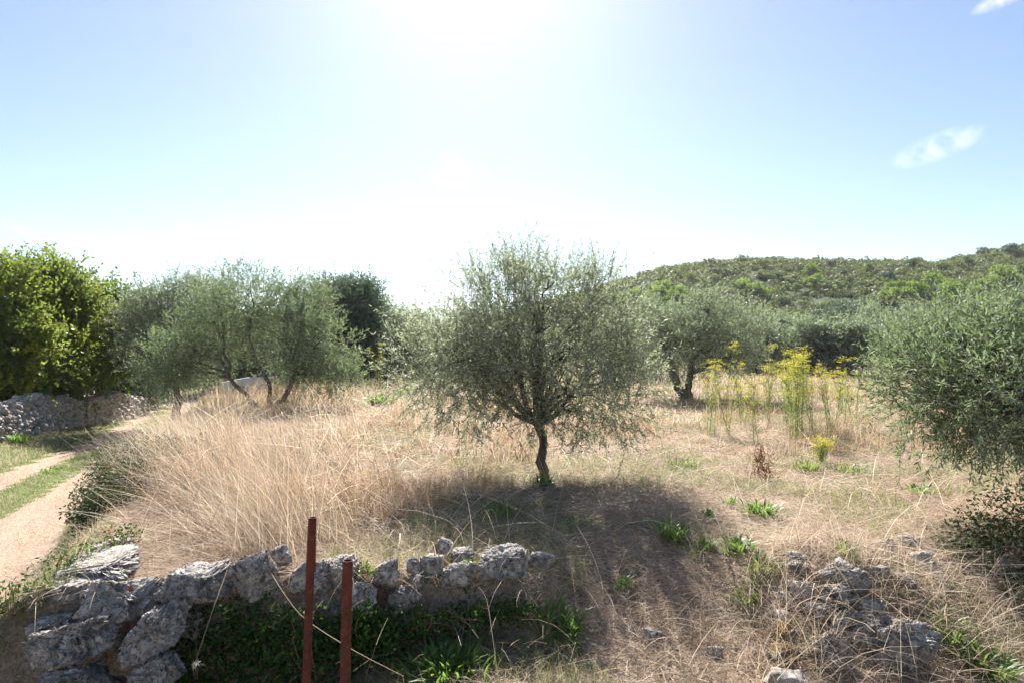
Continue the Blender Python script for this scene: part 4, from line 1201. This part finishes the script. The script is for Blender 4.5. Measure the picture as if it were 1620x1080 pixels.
# dry stem tangles over the rubble and in front of the wall
mb = MB()
for (u, v, n, s) in [(1290, 900, 160, .22), (1340, 960, 180, .25), (1250, 980, 170, .22), (1400, 980, 130, .25), (1500, 950, 200, .3), (1560, 1000, 200, .3), (1230, 1040, 160, .2), (1330, 1040, 150, .22),
                     (620, 1010, 220, .18), (560, 1040, 160, .15), (680, 990, 180, .2), (760, 960, 200, .25), (900, 980, 200, .3), (1050, 1040, 200, .3), (150, 1050, 60, .1), (30, 1040, 150, .2), (100, 940, 90, .15), (820, 900, 120, .2)]:
    b = at(u, v); n = int(n * (1.3 if u > 1180 else .7))
    P = np.stack([rng.normal(b.x, s, n), rng.normal(b.y, s, n), np.zeros(n)], 1); P[:, 2] = zt(P[:, 0], P[:, 1]) - .01
    e0 = rng.normal(.85 if u > 1180 else .5, .4, n)
    blades(mb, P, rng.random(n) * 6.283, e0, e0 - rng.uniform(.2, 1.5, n), rng.uniform(.15, .55, n), rng.uniform(.002, .0046, n), 4, rng, a=np.clip(rng.normal(.6, .22, n), 0, 1))
tag(mb.build('dry_stem_tangle', M_straw), 'tangled arching dry stems over the rubble and below the wall', 'dry grass', kind='stuff')

# ------------------------------------------------------------------ weeds, brambles, ivy
def tuft(u, v, rad, n, label, seed, mat=None, ll=.11, wide=.016):
    rg = np.random.default_rng(seed)
    b = at(u, v)
    root = empty('green_weed', b, label, 'weed', 'green weeds in the dry grass')
    mb = MB()
    P = np.stack([rg.normal(0, rad * .4, n), rg.normal(0, rad * .4, n), np.zeros(n)], 1)
    P[:, 2] = zt(P[:, 0] + b.x, P[:, 1] + b.y) - b.z + rg.uniform(0, .03, n)
    az = np.arctan2(P[:, 1], P[:, 0]) + rg.normal(0, .8, n)
    e0 = rg.normal(1.05, .3, n); L = rg.uniform(.5, 1.2, n) * ll
    h = np.stack([np.cos(az), np.sin(az), 0 * az], 1); s = np.stack([-np.sin(az), np.cos(az), 0 * az], 1)
    pts = [P]; p = P
    for k in range(3):
        e = e0 - k * .35
        p = p + (h * np.cos(e)[:, None] + np.array([0, 0, 1.]) * np.sin(e)[:, None]) * (L / 3)[:, None]; pts.append(p)
    ws = [.3, .95, .8, .08]
    rows = []
    for k, q in enumerate(pts):
        w = wide * ws[k] * .5 * rg.uniform(.8, 1.2, n)[:, None]; rows += [q - s * w, q + s * w]
    V = np.stack(rows, 1).reshape(-1, 3); bb = np.arange(n)[:, None] * 8
    q = np.concatenate([bb + np.array([[2 * k, 2 * k + 1, 2 * k + 3, 2 * k + 2]]) for k in range(3)])
    mb.quads(V, q, np.tile(rg.random(n), 3))
    mb.build('leaves', mat or M_weed, root)
    return root
T_ = [(705, 1062, .24, 420, 'largest bright green leafy weed at the bottom edge right of the posts', .13, .019), (872, 1000, .14, 120, 'green weed with broad leaves on the shaded slope', .13, .017),
      (905, 1005, .10, 70, 'smaller green weed touching the broad leaved one on the shaded slope', .11, .015), (747, 982, .06, 40, 'small weed rosette just below the end of the wall', .09, .018),
      (1166, 872, .11, 130, 'bright green weed rosette in the open thatch, in line with the pale cratered stone', .10, .016), (1203, 816, .14, 130, 'tallest bright green weed in the open thatch right of the tree shadow', .15, .017),
      (1062, 850, .13, 120, 'green weed at the right edge of the tree shadow', .13, .014), (1116, 870, .08, 60, 'small weed left of the bright rosette', .09, .014),
      (1156, 800, .06, 45, 'small weed left of the tallest bright one', .09, .014), (1121, 822, .06, 45, 'tiny weed between the tree shadow and the open thatch', .09, .014),
      (1452, 782, .12, 80, 'low green weed under the near right bough', .11, .014), (985, 930, .07, 40, 'small green weed in the middle of the shaded slope', .08, .014),
      (1345, 750, .22, 160, 'patch of fresh green leaves left of the near right bough', .13, .012), (1080, 740, .25, 200, 'wide pale green patch right of the central trunk', .14, .010),
      (1275, 745, .22, 160, 'green plant beside the rust brown dead dock', .16, .012), (1200, 905, .10, 80, 'grey green weed above the rubble heap', .13, .010),
      (1335, 880, .09, 70, 'yellow green grass tuft above the pale cratered stone', .10, .008), (790, 815, .25, 220, 'green weeds in the shade below the central trunk', .14, .010),
      (860, 770, .10, 90, 'small green plant at the foot of the central trunk', .14, .016), (600, 640, .5, 160, 'bright green leafy weed left of the central tree', .30, .05),
      (640, 625, .5, 160, 'yellow green leafy weed close behind the central tree', .30, .05), (10, 980, .12, 90, 'green grass tuft at the left edge near the corner stones', .10, .008),
      (60, 1000, .10, 70, 'low weed beside the long tilted corner stone', .09, .012), (85, 745, .3, 160, 'clover like green patch on the middle strip of the track', .06, .02),
      (30, 700, .2, 120, 'green weed at the foot of the dry stone wall', .25, .03), (110, 668, .25, 120, 'bushy weed halfway along the foot of the dry stone wall', .3, .03),
      (1500, 1010, .16, 120, 'green weed right of the largest dark rock', .12, .012), (1560, 1060, .15, 120, 'leafy green weed at the bottom right corner', .12, .016),
      (1180, 950, .10, 80, 'weed between the slope and the tiny white stones', .10, .010), (1430, 650, .3, 120, 'greyish green plant behind the near right bough', .25, .02)]
for k, (u, v, r, n, lab, ll, wd) in enumerate(T_):
    tuft(u, v, r, n, lab, 800 + k, ll=ll, wide=wd, mat=M_ggrass if wd < .0125 else None)

def leafy(name, b, lobes, n_stem, n_leaf, leaf, mat, label, cat, seed, group=None, stemmat=None):
    rg = np.random.default_rng(seed)
    root = empty(name, b, label, cat, group)
    lm, sm = MB(), MB()
    for lb in lobes:
        c, R = np.array(lb[:3]), np.array(lb[3:6])
        for _ in range(n_stem):
            q = c + rdir(1, rg)[0] * R
            s = c + np.array([rg.normal() * .3, rg.normal() * .3, -.9]) * R
            sm.tube(curve(s, q, 7, rg, .12, .15), np.linspace(.005, .002, 7), 4, cap=False)
        d = rdir(n_leaf, rg); r = rg.random(n_leaf) ** .45
        lump = .75 + .6 * vnoise(d * 2.5 + c, seed)
        P = c + d * R * (r * lump)[:, None]
        leaves(lm, P, unit(rdir(n_leaf, rg) + d * .4), leaf[0] * rg.uniform(.6, 1.3, n_leaf), leaf[1] * rg.uniform(.7, 1.2, n_leaf), rg, up=.9)
    sm.build('branches', stemmat or M_rstraw, root); lm.build('leaves', mat, root)
    return root
o = Vector((0, 0, 0))
b = Vector((-4.15, 6.9, -.10))
leafy('bramble_bush', b, [(0, 0, .15, .42, .5, .34), (-.5, 1.0, .1, .36, .5, .26), (.3, -.7, .15, .30, .4, .26), (.3, .1, .3, .4, .5, .28), (.5, -1.2, .08, .22, .4, .2)], 14, 4200, (.032, .020), M_bramble,
      'dark bramble thicket on the bank between the track and the leaning straw', 'bramble', 901)
b = at(1560, 860)
leafy('bramble_bush', b, [(0, 0, .06, .34, .35, .15), (.5, .2, .16, .5, .45, .22), (-.36, -.1, .0, .2, .3, .10), (.3, -.55, -.1, .42, .35, .16), (-.1, -.5, -.15, .22, .3, .10)], 12, 1200, (.036, .022), M_bramble,
      'dark bramble thicket below the near right bough', 'bramble', 902)
b = Vector((-1.5, 3.72, -.4))
leafy('ivy', b, [(-.35, .03, .05, .30, .09, .28), (.0, .02, 0.08, .30, .10, .30), (.35, 0, .05, .28, .10, .26), (-.1, -.05, -.3, .5, .12, .2), (.62, .0, .12, .22, .10, .18), (-.45, 0, -.2, .2, .1, .2)],
      10, 1100, (.034, .026), M_ivy, 'dark green ivy covering the wall face below the pale stones', 'ivy', 903)
b = Vector((-.35, 3.78, -.25))
leafy('ivy', b, [(-.25, 0, .02, .22, .07, .12), (.05, .02, .05, .22, .07, .09), (.32, .06, .08, .2, .07, .08), (-.45, 0, -.08, .2, .08, .14)], 8, 420, (.03, .022), M_ivy,
      'thin green creeper under the round stones', 'ivy', 904)
b = at(140, 905)
leafy('creeper', b, [(-.12, .0, .10, .12, .3, .10), (-.2, -.4, .0, .12, .25, .10), (-.05, .45, .1, .1, .25, .08)], 8, 230, (.026, .016), M_ivy,
      'green creeper hanging on the track side of the corner', 'creeper', 905)
b = at(598, 985)
leafy('dead_fern', b, [(0, 0, .16, .09, .06, .07), (.08, .02, .20, .07, .05, .06), (-.06, 0, .10, .07, .05, .05)], 8, 160, (.03, .008), M_rstraw,
      'curled orange brown dead plant below the row of stones', 'dead plant', 906)
b = at(1205, 758)
leafy('dead_dock', b, [(0, 0, .10, .26, .18, .09), (.02, 0, .2, .13, .12, .12), (-.03, .03, .30, .07, .06, .12)], 16, 130, (.022, .012), M_rustleaf,
      'rust brown dead dock plant standing right of the central tree', 'dead plant', 907)
b = at(420, 650)
leafy('pale_dead_shrub', b, [(0, 0, .4, .8, .5, .4), (.4, 0, .5, .5, .4, .35)], 24, 120, (.05, .01), M_straw,
      'pale bare twigged dead shrub in front of the wide olive trunk', 'shrub', 908, stemmat=M_straw)
b = at(190, 622)
for k, (u, v, lab, sz) in enumerate([(150, 612, 'brown dry grass tuft growing on top of the stone wall', .5)]):
    bb = Vector((float(wallX(19.5)), 19.5, zt1(float(wallX(19.5)), 19.5) + .75))
    leafy('dry_wall_plant', bb, [(0, 0, .14, .14, .7, .08)], 12, 120, (.09, .012), M_rstraw, lab, 'dead plant', 909)
# little orange plants and flowers on the stones
for k, (u, v, Y, lab) in enumerate([(402, 884, 3.92, 'tiny orange leaved sprig growing on the tall front stone'), (172, 838, 4.9, 'orange leaf sprig on the small stone by the track')]):
    leafy('orange_sprig', Vector(bx(u, v, Y)), [(0, 0, 0, .035, .03, .018)], 4, 26, (.025, .018), leaf_mat('orange_leaf', [(0, (.5, .14, .02)), (1, (.6, .28, .04))], trans=(.7, .3, .05)), lab, 'sprig', 920 + k)
leafy('yellow_green_sprig', Vector(bx(581, 898, 3.9)), [(0, 0, 0, .045, .03, .04)], 5, 50, (.03, .018), M_weed, 'bright yellow green sprig between the stones right of the short post', 'sprig', 923)
leafy('yellow_green_sprig', Vector(bx(741, 890, 3.95)), [(0, 0, 0, .04, .03, .03)], 5, 44, (.028, .016), M_weed, 'bright yellow green sprig behind the biggest round stone', 'sprig', 924)

# ------------------------------------------------------------------ fennel
def fennel(b, H, ns, label, seed, full=1.0):
    rg = np.random.default_rng(seed)
    root = empty('fennel_plant', b, label, 'fennel', 'yellow flowering fennel plants')
    fl, lf = MB(), MB()
    for s in range(ns):
        st = MB()
        ang = rg.random() * 6.28; lean = rg.uniform(.04, .24)
        top = np.array([math.cos(ang) * lean * H, math.sin(ang) * lean * H, H * rg.uniform(.8, 1.05)])
        pts = curve((rg.normal() * .04, rg.normal() * .04, -.03), top, 12, rg, .03)
        st.tube(pts, np.linspace(.0045, .002, 12), 5, a=.3)
        for k in range(int(17 * full)):
            f = 1 - .6 * rg.random() ** 1.5; i = min(int(f * 11), 10); p = pts[i]
            a = rg.random() * 6.28; ln = rg.uniform(.10, .28) * (1.25 - f * .8)
            e = p + np.array([math.cos(a) * ln * .7, math.sin(a) * ln * .7, ln])
            st.tube(curve(p, e, 4, rg, .05, -.05), [.0022, .0018, .0015, .0012], 4, a=.5, cap=False)
            for _ in range(3):
                c = e + rg.normal(size=3) * np.array([.03, .03, .02])
                m = 9; rr = np.sqrt(rg.random(m)) * .036; th = rg.random(m) * 6.28
                P = c + np.stack([np.cos(th) * rr, np.sin(th) * rr, .012 - rr ** 2 * 4 + rg.normal(0, .003, m)], 1)
                leaves(fl, P, unit(rg.normal(size=(m, 3))), .014, .010, rg, up=1.5)
        nl = int(170 * full); i = rg.integers(1, 9, nl); P = pts[i] + rg.normal(size=(nl, 3)) * .02
        leaves(lf, P, unit(rg.normal(size=(nl, 3)) + [0, 0, .7]), rg.uniform(.06, .16, nl), .0045, rg)
        st.build('stem', M_fstem, root)
    fl.build('blossom', M_fennel, root); lf.build('leaves', M_ggrass, root)
F_ = [(1126, 688, 1.25, 3, 'leftmost thin fennel, in front of the forked olive'), (1150, 690, 1.45, 3, 'fennel with bright top in front of the forked olive crown'), (1193, 703, 1.1, 2, 'leaning fennel between the left pair and the dense group'),
      (1215, 672, 1.15, 3, 'fennel at the left side of the dense yellow group'), (1241, 680, 1.4, 5, 'tall fennel left of the middle of the dense group'), (1256, 700, 1.5, 5, 'tallest and fullest fennel of the dense group'),
      (1268, 690, 1.4, 5, 'fennel right beside the tallest one'), (1284, 684, 1.3, 4, 'fennel on the right side of the dense group'), (1315, 688, 1.25, 4, 'separate fennel right of the dense group'),
      (1345, 678, 1.0, 3, 'rightmost fennel with sparse flowers'), (1300, 735, .25, 2, 'low fennel with yellow flowers near the ground'), (1175, 672, .9, 3, 'pale short fennel behind the leaning one'),
      (604, 618, 1.5, 3, 'distant yellow fennel in front of the dark evergreens'), (590, 616, 1.2, 2, 'shorter distant fennel beside the evergreens'), (1330, 660, 1.1, 3, 'fennel behind the separate right one')]
for k, (u, v, H, ns, lab) in enumerate(F_):
    b = at(u, v)
    fennel(b, H * (1.0 if b.y < 15 else 1.3), ns, lab, 950 + k, full=1.1)

# ------------------------------------------------------------------ haze
def haze():
    import bmesh
    bm = bmesh.new(); bmesh.ops.create_cube(bm, size=1)
    x0, x1, y0, y1, z0, z1 = -480, 480, -60, 560, -4, 48
    for v in bm.verts:
        v.co = (x0 if v.co.x < 0 else x1, y0 if v.co.y < 0 else y1, z0 if v.co.z < 0 else z1)
    me = bpy.data.meshes.new('haze'); bm.to_mesh(me); bm.free()
    m, nt = new_mat('haze_air')
    pv = node(nt, 'ShaderNodeVolumePrincipled')
    pv.inputs['Color'].default_value = (.93, .96, 1, 1); pv.inputs['Density'].default_value = HAZE
    pv.inputs['Anisotropy'].default_value = .45
    o = node(nt, 'ShaderNodeOutputMaterial'); nt.links.new(pv.outputs[0], o.inputs['Volume'])
    me.materials.append(m)
    ob = bpy.data.objects.new('haze', me); col.objects.link(ob)
    tag(ob, kind='stuff', label='thin pale summer haze in the air')
HAZE = .0002
haze()
